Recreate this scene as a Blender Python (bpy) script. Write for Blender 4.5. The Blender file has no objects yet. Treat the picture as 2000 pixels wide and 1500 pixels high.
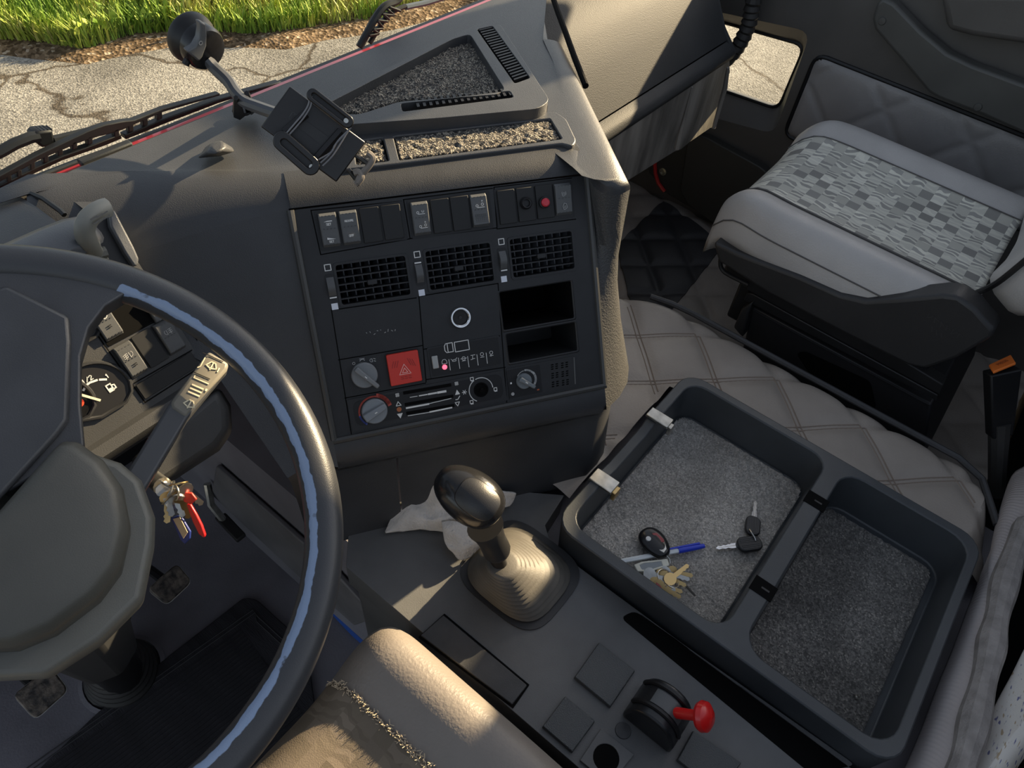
import bpy, bmesh, math, random
from mathutils import Vector as V, Matrix, noise
random.seed(11)
S = bpy.context.scene
COL = S.collection
R = math.radians
# ------------------------------------------------------------------ camera
CAM = V((0, 0, 1.45))
CI, CJ, CK = V((0.6221, -0.7789, 0.0790)), V((-0.5520, -0.5080, -0.6610)), V((0.5550, 0.3676, -0.7461))
CK.normalize(); CI = (CI - CK * CI.dot(CK)).normalized(); CJ = CK.cross(CI)
FPX = 1416.0
cd = bpy.data.cameras.new('camera'); cam = bpy.data.objects.new('camera', cd); COL.objects.link(cam)
cd.sensor_width = 36; cd.lens = 36 * FPX / 2000; cd.clip_start = .01; cd.clip_end = 400
cam.matrix_world = Matrix(((CI.x, -CJ.x, -CK.x, CAM.x), (CI.y, -CJ.y, -CK.y, CAM.y), (CI.z, -CJ.z, -CK.z, CAM.z), (0, 0, 0, 1)))
S.camera = cam
# ------------------------------------------------------------------ light
SUN_DIR = V((-1, 0.20, -0.418)).normalized()       # the way the light travels
sd = bpy.data.lights.new('sun', 'SUN'); sun = bpy.data.objects.new('sun', sd); COL.objects.link(sun)
sun.rotation_euler = SUN_DIR.to_track_quat('-Z', 'Y').to_euler()
sd.energy = 11.0; sd.angle = R(0.7); sd.color = (1, .78, .48)
w = bpy.data.worlds.new('sky'); S.world = w; w.use_nodes = True
nt = w.node_tree; nt.nodes.clear()
sky = nt.nodes.new('ShaderNodeTexSky'); sky.sky_type = 'NISHITA'; sky.sun_disc = False
sky.sun_elevation = R(24); sky.sun_rotation = math.atan2(-SUN_DIR.x, -SUN_DIR.y)
sky.air_density = 1.0; sky.dust_density = 2.0; sky.ozone_density = 1.0
bg = nt.nodes.new('ShaderNodeBackground'); bg.inputs[1].default_value = .14
ow = nt.nodes.new('ShaderNodeOutputWorld')
hs = nt.nodes.new('ShaderNodeHueSaturation'); hs.inputs['Saturation'].default_value = .5
nt.links.new(sky.outputs[0], hs.inputs['Color']); nt.links.new(hs.outputs[0], bg.inputs[0]); nt.links.new(bg.outputs[0], ow.inputs[0])
vs = S.view_settings
vs.view_transform = 'Standard'; vs.look = 'None'; vs.gamma = 1; vs.use_curve_mapping = False
vs.exposure = 0.5

# ------------------------------------------------------------------ where a line of sight meets a real plane
def ray(px, py): return CI * ((px - 1000) / FPX) + CJ * ((py - 750) / FPX) + CK
def Zp(px, py, z): d = ray(px, py); return CAM + d * ((z - CAM.z) / d.z)
def Xp(px, py, x): d = ray(px, py); return CAM + d * ((x - CAM.x) / d.x)
def Yp(px, py, y): d = ray(px, py); return CAM + d * ((y - CAM.y) / d.y)
def Dp(px, py, t): return CAM + ray(px, py) * t
class Fr:
    """a local frame: u, v in the plane, n out of it"""
    def __init__(s, o, u, v, n): s.o, s.u, s.v, s.n = V(o), V(u).normalized(), V(v).normalized(), V(n).normalized()
    def p(s, a, b, c=0): return s.o + s.u * a + s.v * b + s.n * c
    def at(s, px, py, c=0):
        d = ray(px, py); o = s.o + s.n * c
        return CAM + d * ((o - CAM).dot(s.n) / d.dot(s.n))
    def loc(s, px, py, c=0):
        q = s.at(px, py, c) - s.o; return (q.dot(s.u), q.dot(s.v))
    def sh(s, a=0, b=0, c=0): return Fr(s.p(a, b, c), s.u, s.v, s.n)
    def rot(s, ang):
        c, q = math.cos(ang), math.sin(ang); return Fr(s.o, s.u * c + s.v * q, s.v * c - s.u * q, s.n)
ZF = Fr((0, 0, 0), (1, 0, 0), (0, 1, 0), (0, 0, 1))

# ------------------------------------------------------------------ materials
MATS = {}
def mat(name, col, rough=.5, metal=0, spec=.5, bump=0, bscale=200, var=0, vscale=8, col2=None, coat=0, trans=0, emit=0, mix=None, sheen=0, rvar=0, detail=3, stretch=None):
    if name in MATS: return MATS[name]
    m = bpy.data.materials.new(name); m.use_nodes = True; t = m.node_tree; n = t.nodes; L = t.links
    b = n['Principled BSDF']
    c4 = (*col, 1)
    b.inputs['Base Color'].default_value = c4; b.inputs['Roughness'].default_value = rough
    b.inputs['Metallic'].default_value = metal; b.inputs['Specular IOR Level'].default_value = spec
    b.inputs['Coat Weight'].default_value = coat; b.inputs['Transmission Weight'].default_value = trans
    b.inputs['Sheen Weight'].default_value = sheen
    if emit: b.inputs['Emission Color'].default_value = c4; b.inputs['Emission Strength'].default_value = emit
    tc = n.new('ShaderNodeTexCoord'); src = tc.outputs['Object']
    if stretch:
        mp = n.new('ShaderNodeMapping'); mp.inputs['Scale'].default_value = stretch; L.new(src, mp.inputs[0]); src = mp.outputs[0]
    if var or col2:
        nz = n.new('ShaderNodeTexNoise'); nz.inputs['Scale'].default_value = vscale; nz.inputs['Detail'].default_value = detail
        L.new(src, nz.inputs['Vector'])
        cr = n.new('ShaderNodeValToRGB'); cr.color_ramp.elements[0].position = .35; cr.color_ramp.elements[1].position = .68
        if col2: a, z = c4, (*col2, 1)
        else: a, z = tuple(max(0, x * (1 - var)) for x in col) + (1,), tuple(x * (1 + var) for x in col) + (1,)
        cr.color_ramp.elements[0].color = a; cr.color_ramp.elements[1].color = z
        L.new(nz.outputs['Fac'], cr.inputs[0]); L.new(cr.outputs[0], b.inputs['Base Color'])
        if rvar:
            mr = n.new('ShaderNodeMapRange'); mr.inputs['To Min'].default_value = rough - rvar; mr.inputs['To Max'].default_value = rough + rvar
            L.new(nz.outputs['Fac'], mr.inputs[0]); L.new(mr.outputs[0], b.inputs['Roughness'])
    if bump:
        n2 = n.new('ShaderNodeTexNoise'); n2.inputs['Scale'].default_value = bscale; n2.inputs['Detail'].default_value = 2
        L.new(src, n2.inputs['Vector'])
        bp = n.new('ShaderNodeBump'); bp.inputs['Strength'].default_value = bump; bp.inputs['Distance'].default_value = .002
        L.new(n2.outputs['Fac'], bp.inputs['Height']); L.new(bp.outputs[0], b.inputs['Normal'])
    MATS[name] = m; return m
def speckle(name, cols, scale, rough=.9, bump=.6, bdist=.003, big=None, sheen=.2):
    """fleck pattern: cells of several colours"""
    m = bpy.data.materials.new(name); m.use_nodes = True; t = m.node_tree; n = t.nodes; L = t.links; b = n['Principled BSDF']
    b.inputs['Roughness'].default_value = rough; b.inputs['Specular IOR Level'].default_value = .15; b.inputs['Sheen Weight'].default_value = sheen
    tc = n.new('ShaderNodeTexCoord')
    vo = n.new('ShaderNodeTexVoronoi'); vo.inputs['Scale'].default_value = scale; L.new(tc.outputs['Object'], vo.inputs['Vector'])
    cr = n.new('ShaderNodeValToRGB'); cr.color_ramp.interpolation = 'CONSTANT'
    e = cr.color_ramp.elements
    while len(e) < len(cols): e.new(.5)
    for i, (p, c) in enumerate(cols): e[i].position = p; e[i].color = (*c, 1)
    sp = n.new('ShaderNodeSeparateColor'); L.new(vo.outputs['Color'], sp.inputs[0]); L.new(sp.outputs[0], cr.inputs[0])
    out = cr.outputs[0]
    if big:
        nz = n.new('ShaderNodeTexNoise'); nz.inputs['Scale'].default_value = big[0]; nz.inputs['Detail'].default_value = 4; L.new(tc.outputs['Object'], nz.inputs['Vector'])
        mr = n.new('ShaderNodeMapRange'); mr.inputs['From Min'].default_value = .35; mr.inputs['From Max'].default_value = .65; mr.inputs['To Min'].default_value = big[1]; mr.inputs['To Max'].default_value = big[2]
        L.new(nz.outputs['Fac'], mr.inputs[0])
        mx = n.new('ShaderNodeMix'); mx.data_type = 'RGBA'; mx.blend_type = 'MULTIPLY'; mx.inputs[0].default_value = 1
        L.new(out, mx.inputs[6]); L.new(mr.outputs[0], mx.inputs[7]); out = mx.outputs[2]
    L.new(out, b.inputs['Base Color'])
    bp = n.new('ShaderNodeBump'); bp.inputs['Strength'].default_value = bump; bp.inputs['Distance'].default_value = bdist
    L.new(vo.outputs['Distance'], bp.inputs['Height']); L.new(bp.outputs[0], b.inputs['Normal'])
    MATS[name] = m; return m

DASH = mat('dash_plastic', (.044, .046, .050), .42, bump=.25, bscale=900, var=.10, vscale=14, spec=.5)
PANEL = mat('panel_plastic', (.022, .023, .025), .5, bump=.12, bscale=1200, var=.08, vscale=30, spec=.4)
PANEL2 = mat('panel_plastic_matt', (.017, .0175, .018), .55, spec=.35)
BLACK = mat('black_plastic', (.010, .010, .011), .45, spec=.4)
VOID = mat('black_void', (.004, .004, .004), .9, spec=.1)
WHEELM = mat('wheel_plastic', (.040, .042, .046), .36, bump=.1, bscale=900, var=.12, vscale=20)
GREYP = mat('grey_plastic', (.12, .12, .105), .42, bump=.12, bscale=900, var=.12, vscale=12)
HUBM = mat('hub_plastic', (.060, .060, .052), .45, bump=.12, bscale=900, var=.12, vscale=12)
ROCKM = mat('rocker_plastic', (.085, .088, .090), .4, bump=.15, bscale=1500)
KNOBM = mat('knob_plastic', (.20, .21, .215), .4)
PRINT = mat('white_print', (.72, .72, .70), .6)
PRINTG = mat('grey_print', (.40, .40, .39), .6)
GOLD = mat('cream_print', (.80, .72, .50), .6)
REDP = mat('red_plastic', (.62, .035, .02), .4)
REDB = mat('bright_red_plastic', (.60, .012, .012), .3, coat=.3)
REDPAINT = mat('red_paint', (.55, .045, .06), .3, coat=.5)
CHROME = mat('chrome', (.75, .75, .75), .18, metal=1)
STEEL = mat('steel', (.55, .54, .50), .32, metal=1, var=.2, vscale=60)
BRASS = mat('brass', (.62, .44, .20), .3, metal=1)
RUBBER = mat('rubber', (.030, .029, .028), .6, bump=.1, bscale=500, var=.15, vscale=20)
BOOTM = mat('boot_rubber', (.085, .078, .066), .55, var=.2, vscale=18, bump=.1, bscale=400)
VINYL = mat('grey_vinyl', (.46, .445, .43), .42, bump=.35, bscale=350, var=.06, vscale=10, spec=.45)
VINYLD = mat('taupe_vinyl', (.21, .185, .162), .46, bump=.35, bscale=260, var=.08, vscale=9, spec=.4)
QUILT = mat('quilted_vinyl', (.36, .318, .275), .45, bump=.3, bscale=260, var=.10, vscale=7, spec=.45)
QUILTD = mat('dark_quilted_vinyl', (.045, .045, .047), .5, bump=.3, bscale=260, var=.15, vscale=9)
CONS = mat('console_plastic', (.105, .107, .108), .5, bump=.2, bscale=1000, var=.22, vscale=9, rvar=.08)
TRAYM = mat('tray_plastic', (.046, .052, .058), .42, bump=.15, bscale=1000, var=.12, vscale=12)
FLOORM = mat('floor_rubber', (.24, .23, .25), .5, bump=.25, bscale=300, var=.2, vscale=6)
MATM = mat('mat_fabric', (.034, .032, .036), .75, bump=.5, bscale=600, var=.35, vscale=40, stretch=(1, .15, 1))
DOORM = mat('door_plastic', (.085, .080, .075), .5, bump=.2, bscale=900, var=.08, vscale=8)
DARKM = mat('seat_base_metal', (.014, .014, .015), .45, var=.2, vscale=20)
BEIGE = mat('beige_fabric', (.47, .43, .41), .85, bump=.4, bscale=500, var=.08, vscale=30)
BLUEP = mat('blue_plastic', (.02, .05, .55), .35)
BLUEE = mat('blue_edging', (.02, .10, .45), .6)
ORANGE = mat('orange_plastic', (.85, .20, .03), .45)
CLEAR = mat('clear_plastic', (.75, .8, .82), .15, spec=.6)
CLOTH = mat('rag_cloth', (.60, .57, .53), .9, bump=1, bscale=300, var=.10, vscale=40)

# ------------------------------------------------------------------ mesh helpers
WL = {}                                                   # where each object's origin stands in the world
def wloc(o): return WL.get(o.name, V((0, 0, 0)))
def tag(o, label=None, cat=None, group=None, kind=None):
    for k, x in (('label', label), ('category', cat), ('group', group), ('kind', kind)):
        if x: o[k] = x
    return o
def thing(name, loc, label, cat, group=None, kind=None):
    o = bpy.data.objects.new(name, None); COL.objects.link(o); o.empty_display_size = .03
    o.location = loc; WL[o.name] = V(loc)
    return tag(o, label, cat, group, kind)
def obj(name, bm, m, parent=None, bevel=0, seg=2, smooth=35, sub=0, solid=0, base=False):
    bmesh.ops.remove_doubles(bm, verts=bm.verts, dist=1e-6)
    bmesh.ops.recalc_face_normals(bm, faces=bm.faces)
    xs = [v.co for v in bm.verts]
    lo = V((min(c.x for c in xs), min(c.y for c in xs), min(c.z for c in xs))); hi = V((max(c.x for c in xs), max(c.y for c in xs), max(c.z for c in xs)))
    c = (lo + hi) / 2
    if base: c.z = lo.z
    for v in bm.verts: v.co -= c
    me = bpy.data.meshes.new(name); bm.to_mesh(me); bm.free()
    for p in me.polygons: p.use_smooth = True
    if smooth < 180: me.set_sharp_from_angle(angle=R(smooth))
    for mm in (m if isinstance(m, (list, tuple)) else [m]): me.materials.append(mm)
    o = bpy.data.objects.new(name, me); COL.objects.link(o)
    WL[o.name] = c.copy()
    if parent: o.parent = parent; o.location = c - wloc(parent)
    else: o.location = c
    if solid:
        md = o.modifiers.new('thickness', 'SOLIDIFY'); md.thickness = solid; md.offset = -1
    if bevel:
        md = o.modifiers.new('bevel', 'BEVEL'); md.width = bevel; md.segments = seg; md.limit_method = 'ANGLE'; md.angle_limit = R(30)
        md.harden_normals = False
    if sub:
        md = o.modifiers.new('subdivision', 'SUBSURF'); md.levels = sub; md.render_levels = sub
    return o
def dup(o, parent, M):
    """a copy of a piece sharing its mesh, M = world matrix"""
    c = o.copy(); COL.objects.link(c); c.parent = parent
    WL[c.name] = M.to_translation()
    c.matrix_basis = Matrix.Translation(-wloc(parent)) @ M if parent else M
    return c
def dup_shift(o, parent, d): return dup(o, parent, Matrix.Translation(wloc(o) + V(d)))
def B(): return bmesh.new()
def poly(bm, pts):
    return bm.faces.new([bm.verts.new(p) for p in pts])
def prism(bm, pts, vec):
    vec = V(vec); a = [bm.verts.new(p) for p in pts]; b = [bm.verts.new(V(p) + vec) for p in pts]; n = len(a)
    bm.faces.new(a); bm.faces.new(b[::-1])
    for i in range(n): bm.faces.new((a[i], a[(i + 1) % n], b[(i + 1) % n], b[i]))
    return bm
def taper(bm, A, Bp):
    """solid between two loops of equal length"""
    a = [bm.verts.new(p) for p in A]; b = [bm.verts.new(p) for p in Bp]; n = len(a)
    bm.faces.new(a); bm.faces.new(b[::-1])
    for i in range(n): bm.faces.new((a[i], a[(i + 1) % n], b[(i + 1) % n], b[i]))
    return bm
def box(bm, f, w, h, d):
    """box in frame f: centred in u, v, from 0 to d along n"""
    return prism(bm, [f.p(-w / 2, -h / 2), f.p(w / 2, -h / 2), f.p(w / 2, h / 2), f.p(-w / 2, h / 2)], f.n * d)
def wbox(bm, a, b):
    f = Fr(((a[0] + b[0]) / 2, (a[1] + b[1]) / 2, a[2]), (1, 0, 0), (0, 1, 0), (0, 0, 1))
    return box(bm, f, abs(b[0] - a[0]), abs(b[1] - a[1]), b[2] - a[2])
def rrect(w, h, r, k=4, cx=0, cy=0):
    out = []
    for sx, sy, a0 in ((1, 1, 0), (-1, 1, 90), (-1, -1, 180), (1, -1, 270)):
        for i in range(k + 1):
            a = R(a0 + 90 * i / k); out.append((cx + sx * (w / 2 - r) + r * math.cos(a), cy + sy * (h / 2 - r) + r * math.sin(a)))
    return out
def roundpoly(pts, r, k=3):
    """2-D or 3-D polygon with rounded corners"""
    out = []; n = len(pts); P = [V(p) for p in pts]
    for i in range(n):
        a, b, c = P[i - 1], P[i], P[(i + 1) % n]
        d1, d2 = (a - b), (c - b); q = min(r, d1.length * .45, d2.length * .45)
        s, e = b + d1.normalized() * q, b + d2.normalized() * q
        for j in range(k + 1):
            t = j / k; out.append(s * (1 - t) ** 2 + b * 2 * t * (1 - t) + e * t ** 2)
    return out
def loft(bm, secs, closed=True, caps=True):
    rows = [[bm.verts.new(p) for p in s] for s in secs]; n = len(rows[0])
    for a, b in zip(rows, rows[1:]):
        for i in range(n if closed else n - 1): bm.faces.new((a[i], a[(i + 1) % n], b[(i + 1) % n], b[i]))
    if caps and closed: bm.faces.new(rows[0][::-1]); bm.faces.new(rows[-1])
    return bm
def smoothpath(pts, k=6):
    P = [V(p) for p in pts]; out = []
    for i in range(len(P) - 1):
        p0, p1, p2, p3 = P[max(i - 1, 0)], P[i], P[i + 1], P[min(i + 2, len(P) - 1)]
        for j in range(k):
            t = j / k; out.append(.5 * (2 * p1 + (p2 - p0) * t + (2 * p0 - 5 * p1 + 4 * p2 - p3) * t * t + (3 * p1 - p0 - 3 * p2 + p3) * t ** 3))
    out.append(P[-1]); return out
def tube(bm, pts, r, n=8, flat=None, up=None, closed=False):
    pts = [V(p) for p in pts]; m = len(pts); rr = r if isinstance(r, (list, tuple)) else [r] * m
    secs = []; ref = V(up) if up else None
    for i, p in enumerate(pts):
        a, b = (pts[i - 1] if (i or closed) else pts[i]), (pts[(i + 1) % m] if (i < m - 1 or closed) else pts[i])
        t = (b - a).normalized()
        if ref is None: ref = V((0, 0, 1)) if abs(t.z) < .9 else V((1, 0, 0))
        x = (ref - t * ref.dot(t)).normalized(); y = t.cross(x)
        if not up: ref = x
        fx = flat or 1
        secs.append([p + x * rr[i] * math.cos(2 * math.pi * k / n) * fx + y * rr[i] * math.sin(2 * math.pi * k / n) for k in range(n)])
    if closed: secs.append(secs[0])
    return loft(bm, secs, True, not closed)
def lathe(bm, prof, o, ax, n=24, caps=True):
    o, ax = V(o), V(ax).normalized(); x = ax.orthogonal().normalized(); y = ax.cross(x)
    return loft(bm, [[o + ax * h + (x * math.cos(2 * math.pi * k / n) + y * math.sin(2 * math.pi * k / n)) * r for k in range(n)] for r, h in prof], True, caps)
def grid(bm, fn, nu, nv):
    rows = [[bm.verts.new(fn(i / nu, j / nv)) for i in range(nu + 1)] for j in range(nv + 1)]
    for j in range(nv):
        for i in range(nu): bm.faces.new((rows[j][i], rows[j][i + 1], rows[j + 1][i + 1], rows[j + 1][i]))
    return rows
def slab(bm, fn, nu, nv, th, d=(0, 0, -1)):
    """grid surface closed to a solid of thickness th along d"""
    d = V(d) * th
    t = grid(bm, fn, nu, nv); u = [[bm.verts.new(v.co + d) for v in r] for r in t]
    for j in range(nv):
        for i in range(nu): bm.faces.new((u[j][i], u[j + 1][i], u[j + 1][i + 1], u[j][i + 1]))
    for i in range(nu):
        bm.faces.new((t[0][i], u[0][i], u[0][i + 1], t[0][i + 1])); bm.faces.new((t[nv][i], t[nv][i + 1], u[nv][i + 1], u[nv][i]))
    for j in range(nv):
        bm.faces.new((t[j][0], t[j + 1][0], u[j + 1][0], u[j][0])); bm.faces.new((t[j][nu], u[j][nu], u[j + 1][nu], t[j + 1][nu]))
    return bm
def plate_holes(bm, outer, holes, n, th, wall=True):
    """plate with holes: outer and holes are 3-D loops in one plane, extruded by -n*th"""
    n = V(n)
    loops = []
    for lp in [outer] + list(holes):
        vs_ = [bm.verts.new(p) for p in lp]; loops.append(vs_)
    es = []
    for vs_ in loops:
        for i in range(len(vs_)): es.append(bm.edges.new((vs_[i], vs_[(i + 1) % len(vs_)])))
    bmesh.ops.triangle_fill(bm, use_beauty=True, use_dissolve=False, edges=es, normal=n)
    if th:
        for vs_ in loops:
            lo = [bm.verts.new(v.co - n * th) for v in vs_]; k = len(vs_)
            for i in range(k): bm.faces.new((vs_[i], vs_[(i + 1) % k], lo[(i + 1) % k], lo[i]))
    return bm
def strokes(bm, f, lines, w=.0009, h=.0004, closed=False):
    """flat printed line work in frame f"""
    for ln in lines:
        for a, b in zip(ln, ln[1:]):
            a, b = V((a[0], a[1], 0)), V((b[0], b[1], 0)); d = (b - a)
            if d.length < 1e-7: continue
            d.normalize(); q = V((-d.y, d.x, 0)) * w / 2; e = d * w / 2 * .8
            prism(bm, [f.p(*(a - e + q).xy, 0), f.p(*(a - e - q).xy, 0), f.p(*(b + e - q).xy, 0), f.p(*(b + e + q).xy, 0)], f.n * h)
    return bm
def circ(cx, cy, r, n=14, a0=0, a1=360, ry=None): return [(cx + r * math.cos(R(a0 + (a1 - a0) * i / n)), cy + (ry or r) * math.sin(R(a0 + (a1 - a0) * i / n))) for i in range(n + 1)]
FONT = {'S': [[(1, .1), (.7, 0), (.2, 0), (0, .2), (.2, .45), (.8, .55), (1, .8), (.8, 1), (.2, 1), (0, .9)]], 'E': [[(1, 0), (0, 0), (0, 1), (1, 1)], [(0, .5), (.8, .5)]], 'T': [[(0, 0), (1, 0)], [(.5, 0), (.5, 1)]],
        'R': [[(0, 1), (0, 0), (.8, 0), (1, .25), (.8, .5), (0, .5)], [(.5, .5), (1, 1)]], 'U': [[(0, 0), (0, .8), (.2, 1), (.8, 1), (1, .8), (1, 0)]], 'M': [[(0, 1), (0, 0), (.5, .6), (1, 0), (1, 1)]],
        'O': [[(.2, 0), (.8, 0), (1, .2), (1, .8), (.8, 1), (.2, 1), (0, .8), (0, .2), (.2, 0)]], 'F': [[(0, 1), (0, 0), (1, 0)], [(0, .5), (.8, .5)]], 'P': [[(0, 1), (0, 0), (.8, 0), (1, .25), (.8, .5), (0, .5)]],
        '1': [[(.2, .2), (.5, 0), (.5, 1)]], '2': [[(0, .2), (.3, 0), (.8, 0), (1, .25), (0, 1), (1, 1)]], '/': [[(1, 0), (0, 1)]], '0': [[(.5, 0), (1, .3), (1, .7), (.5, 1), (0, .7), (0, .3), (.5, 0)]],
        'C': [[(1, .15), (.7, 0), (.2, 0), (0, .2), (0, .8), (.2, 1), (.7, 1), (1, .85)]], 'I': [[(.5, 0), (.5, 1)]], 'K': [[(0, 0), (0, 1)], [(1, 0), (0, .55), (1, 1)]]}
def text(bm, f, s, cx, cy, h, w=None, sw=.0006, gap=.35, hh=.0004):
    w = w or h * .62; tot = len(s) * w + (len(s) - 1) * w * gap; x = cx - tot / 2
    for ch in s:
        strokes(bm, f, [[(x + a * w, cy - h / 2 + b * h) for a, b in ln] for ln in FONT.get(ch, [])], sw, hh); x += w * (1 + gap)
    return bm
def quilt(x, y, sp=.121, ox=.971, oy=.558, dep=.007, wd=.013):
    a = (x * .7071 * 1.0 + y * .7071 - ox * .9995) / sp; b = (x * .7071 - y * .7071 - oy) / sp
    d = min(abs(a - round(a)), abs(b - round(b))) * sp
    return -dep * math.exp(-(d / wd) ** 2) + .004 * (math.cos(2 * math.pi * (a - .5)) + math.cos(2 * math.pi * (b - .5))) * .25
# ------------------------------------------------------------------ outdoors
GZ = -1.30
def asphalt_mat():
    m = bpy.data.materials.new('asphalt'); m.use_nodes = True; t = m.node_tree; n = t.nodes; L = t.links; b = n['Principled BSDF']
    b.inputs['Roughness'].default_value = .85; b.inputs['Specular IOR Level'].default_value = .25
    tc = n.new('ShaderNodeTexCoord')
    vo = n.new('ShaderNodeTexVoronoi'); vo.inputs['Scale'].default_value = 80; L.new(tc.outputs['Object'], vo.inputs['Vector'])
    cr = n.new('ShaderNodeValToRGB'); e = cr.color_ramp.elements; e[0].position = 0; e[0].color = (.15, .14, .125, 1); e[1].position = 1; e[1].color = (.38, .36, .325, 1)
    sp = n.new('ShaderNodeSeparateColor'); L.new(vo.outputs['Color'], sp.inputs[0]); L.new(sp.outputs[0], cr.inputs[0])
    nz = n.new('ShaderNodeTexNoise'); nz.inputs['Scale'].default_value = 1.1; nz.inputs['Detail'].default_value = 5; L.new(tc.outputs['Object'], nz.inputs['Vector'])
    mr = n.new('ShaderNodeMapRange'); mr.inputs['From Min'].default_value = .38; mr.inputs['From Max'].default_value = .6; mr.inputs['To Min'].default_value = .62; mr.inputs['To Max'].default_value = 1.05; L.new(nz.outputs['Fac'], mr.inputs[0])
    mx = n.new('ShaderNodeMix'); mx.data_type = 'RGBA'; mx.blend_type = 'MULTIPLY'; mx.inputs[0].default_value = 1; L.new(cr.outputs[0], mx.inputs[6]); L.new(mr.outputs[0], mx.inputs[7])
    # thin cracks
    n3 = n.new('ShaderNodeTexNoise'); n3.inputs['Scale'].default_value = 3; n3.inputs['Detail'].default_value = 4; L.new(tc.outputs['Object'], n3.inputs['Vector'])
    ma = n.new('ShaderNodeMix'); ma.data_type = 'RGBA'; ma.inputs[0].default_value = .25; L.new(tc.outputs['Object'], ma.inputs[6]); L.new(n3.outputs['Color'], ma.inputs[7])
    v2 = n.new('ShaderNodeTexVoronoi'); v2.feature = 'DISTANCE_TO_EDGE'; v2.inputs['Scale'].default_value = .8; L.new(ma.outputs[2], v2.inputs['Vector'])
    c2 = n.new('ShaderNodeValToRGB'); c2.color_ramp.elements[0].position = .004; c2.color_ramp.elements[0].color = (.35, .3, .25, 1); c2.color_ramp.elements[1].position = .014; c2.color_ramp.elements[1].color = (1, 1, 1, 1); L.new(v2.outputs['Distance'], c2.inputs[0])
    m2 = n.new('ShaderNodeMix'); m2.data_type = 'RGBA'; m2.blend_type = 'MULTIPLY'; m2.inputs[0].default_value = 1; L.new(mx.outputs[2], m2.inputs[6]); L.new(c2.outputs[0], m2.inputs[7])
    L.new(m2.outputs[2], b.inputs['Base Color'])
    bp = n.new('ShaderNodeBump'); bp.inputs['Strength'].default_value = .7; bp.inputs['Distance'].default_value = .005; L.new(vo.outputs['Distance'], bp.inputs['Height']); L.new(bp.outputs[0], b.inputs['Normal'])
    return m
bm = B(); wbox(bm, (-30, -30, GZ - .2), (40, 40, GZ)); tag(obj('ground', bm, asphalt_mat()), 'pale cracked asphalt yard around the truck', None, None, 'structure')
DIRT = speckle('dirt', [(0, (.10, .065, .035)), (.4, (.20, .135, .08)), (.75, (.30, .21, .13)), (.93, (.45, .36, .26))], 40, .95, .8, .01, (1.5, .7, 1.2), 0)
def verge(px, py, dz=0): return Zp(px, py, GZ + dz)
edge = [(-500, 150), (-250, 120), (0, 112), (90, 122), (170, 132), (260, 108), (350, 95), (470, 98), (560, 100), (640, 82), (760, 66), (900, 25), (1050, -10)]
far = [verge(x, y) for x, y in edge]
AX = (far[-1] - far[0]).normalized(); AN = V((-AX.y, AX.x, 0))
if AN.y < 0: AN = -AN
bm = B()
def dirt_fn(i, j):
    k = i * (len(far) - 1); a = int(min(k, len(far) - 2)); p = far[a].lerp(far[a + 1], k - a)
    q = p + AN * (j * 9); h = .02 + .10 * min(1, j * 6) + .03 * noise.noise(q * 2.5)
    return V((q.x, q.y, GZ + (h if j > 0 else -.01)))
grid(bm, dirt_fn, 110, 60); tag(obj('dirt_verge', bm, DIRT), 'brown earth bank beneath the roadside grass', None, None, 'structure')
GRASS = []
for i, c in enumerate([(.16, .27, .03), (.28, .38, .05), (.42, .48, .09), (.50, .48, .15)]):
    m = mat('grass_blade_%d' % i, c, .6, spec=.25)
    m.node_tree.nodes['Principled BSDF'].inputs['Subsurface Weight'].default_value = .0
    GRASS.append(m)
bm = B(); rg = random.Random(3)
def blade(p, h, w, lean, mi, a):
    d = V((math.cos(a), math.sin(a), 0)); s = V((-d.y, d.x, 0)) * w
    t = p + V((0, 0, h)) + d * lean; m_ = p + V((0, 0, h * .6)) + d * lean * .35
    v = [bm.verts.new(x) for x in (p - s, p + s, m_ + s * .8, t, m_ - s * .8)]
    f1 = bm.faces.new((v[0], v[1], v[2], v[4])); f2 = bm.faces.new((v[4], v[2], v[3])); f1.material_index = f2.material_index = mi
for k in range(52000):
    i = rg.random(); j = rg.random() ** 1.8
    q = dirt_fn(i, .006 + j * .75)
    dens = noise.noise(V((q.x * .9, q.y * .9, 3.1)))
    if j < .03 and dens < .10 + rg.random() * .3: continue
    if dens < -.55: continue
    tall = .07 + .13 * max(0, dens + .4) + .05 * rg.random() + .10 * min(1, j * 2)
    n2 = noise.noise(V((q.x * 2.2, q.y * 2.2, 9))) + rg.random() * .7 - .25
    mi = 0 if n2 < -.1 else 1 if n2 < .18 else 2 if n2 < .42 else 3
    blade(q, tall * (.5 + rg.random()), .004 + .006 * rg.random(), tall * rg.uniform(.1, .9), mi, rg.random() * 6.28)
for k in range(5200):                                                    # broad weed leaves
    i = rg.random(); j = rg.random() ** 1.3; q = dirt_fn(i, .03 + j * .6)
    if noise.noise(V((q.x * 1.3, q.y * 1.3, 7))) < .05: continue
    blade(q + V((0, 0, rg.random() * .14)), .02 + .05 * rg.random(), .012 + .016 * rg.random(), .06 * rg.random(), rg.choice((0, 1, 1, 2)), rg.random() * 6.28)
tag(obj('grass', bm, GRASS), 'green and yellow grass with weeds along the edge of the asphalt', 'grass', None, 'stuff')

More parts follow.
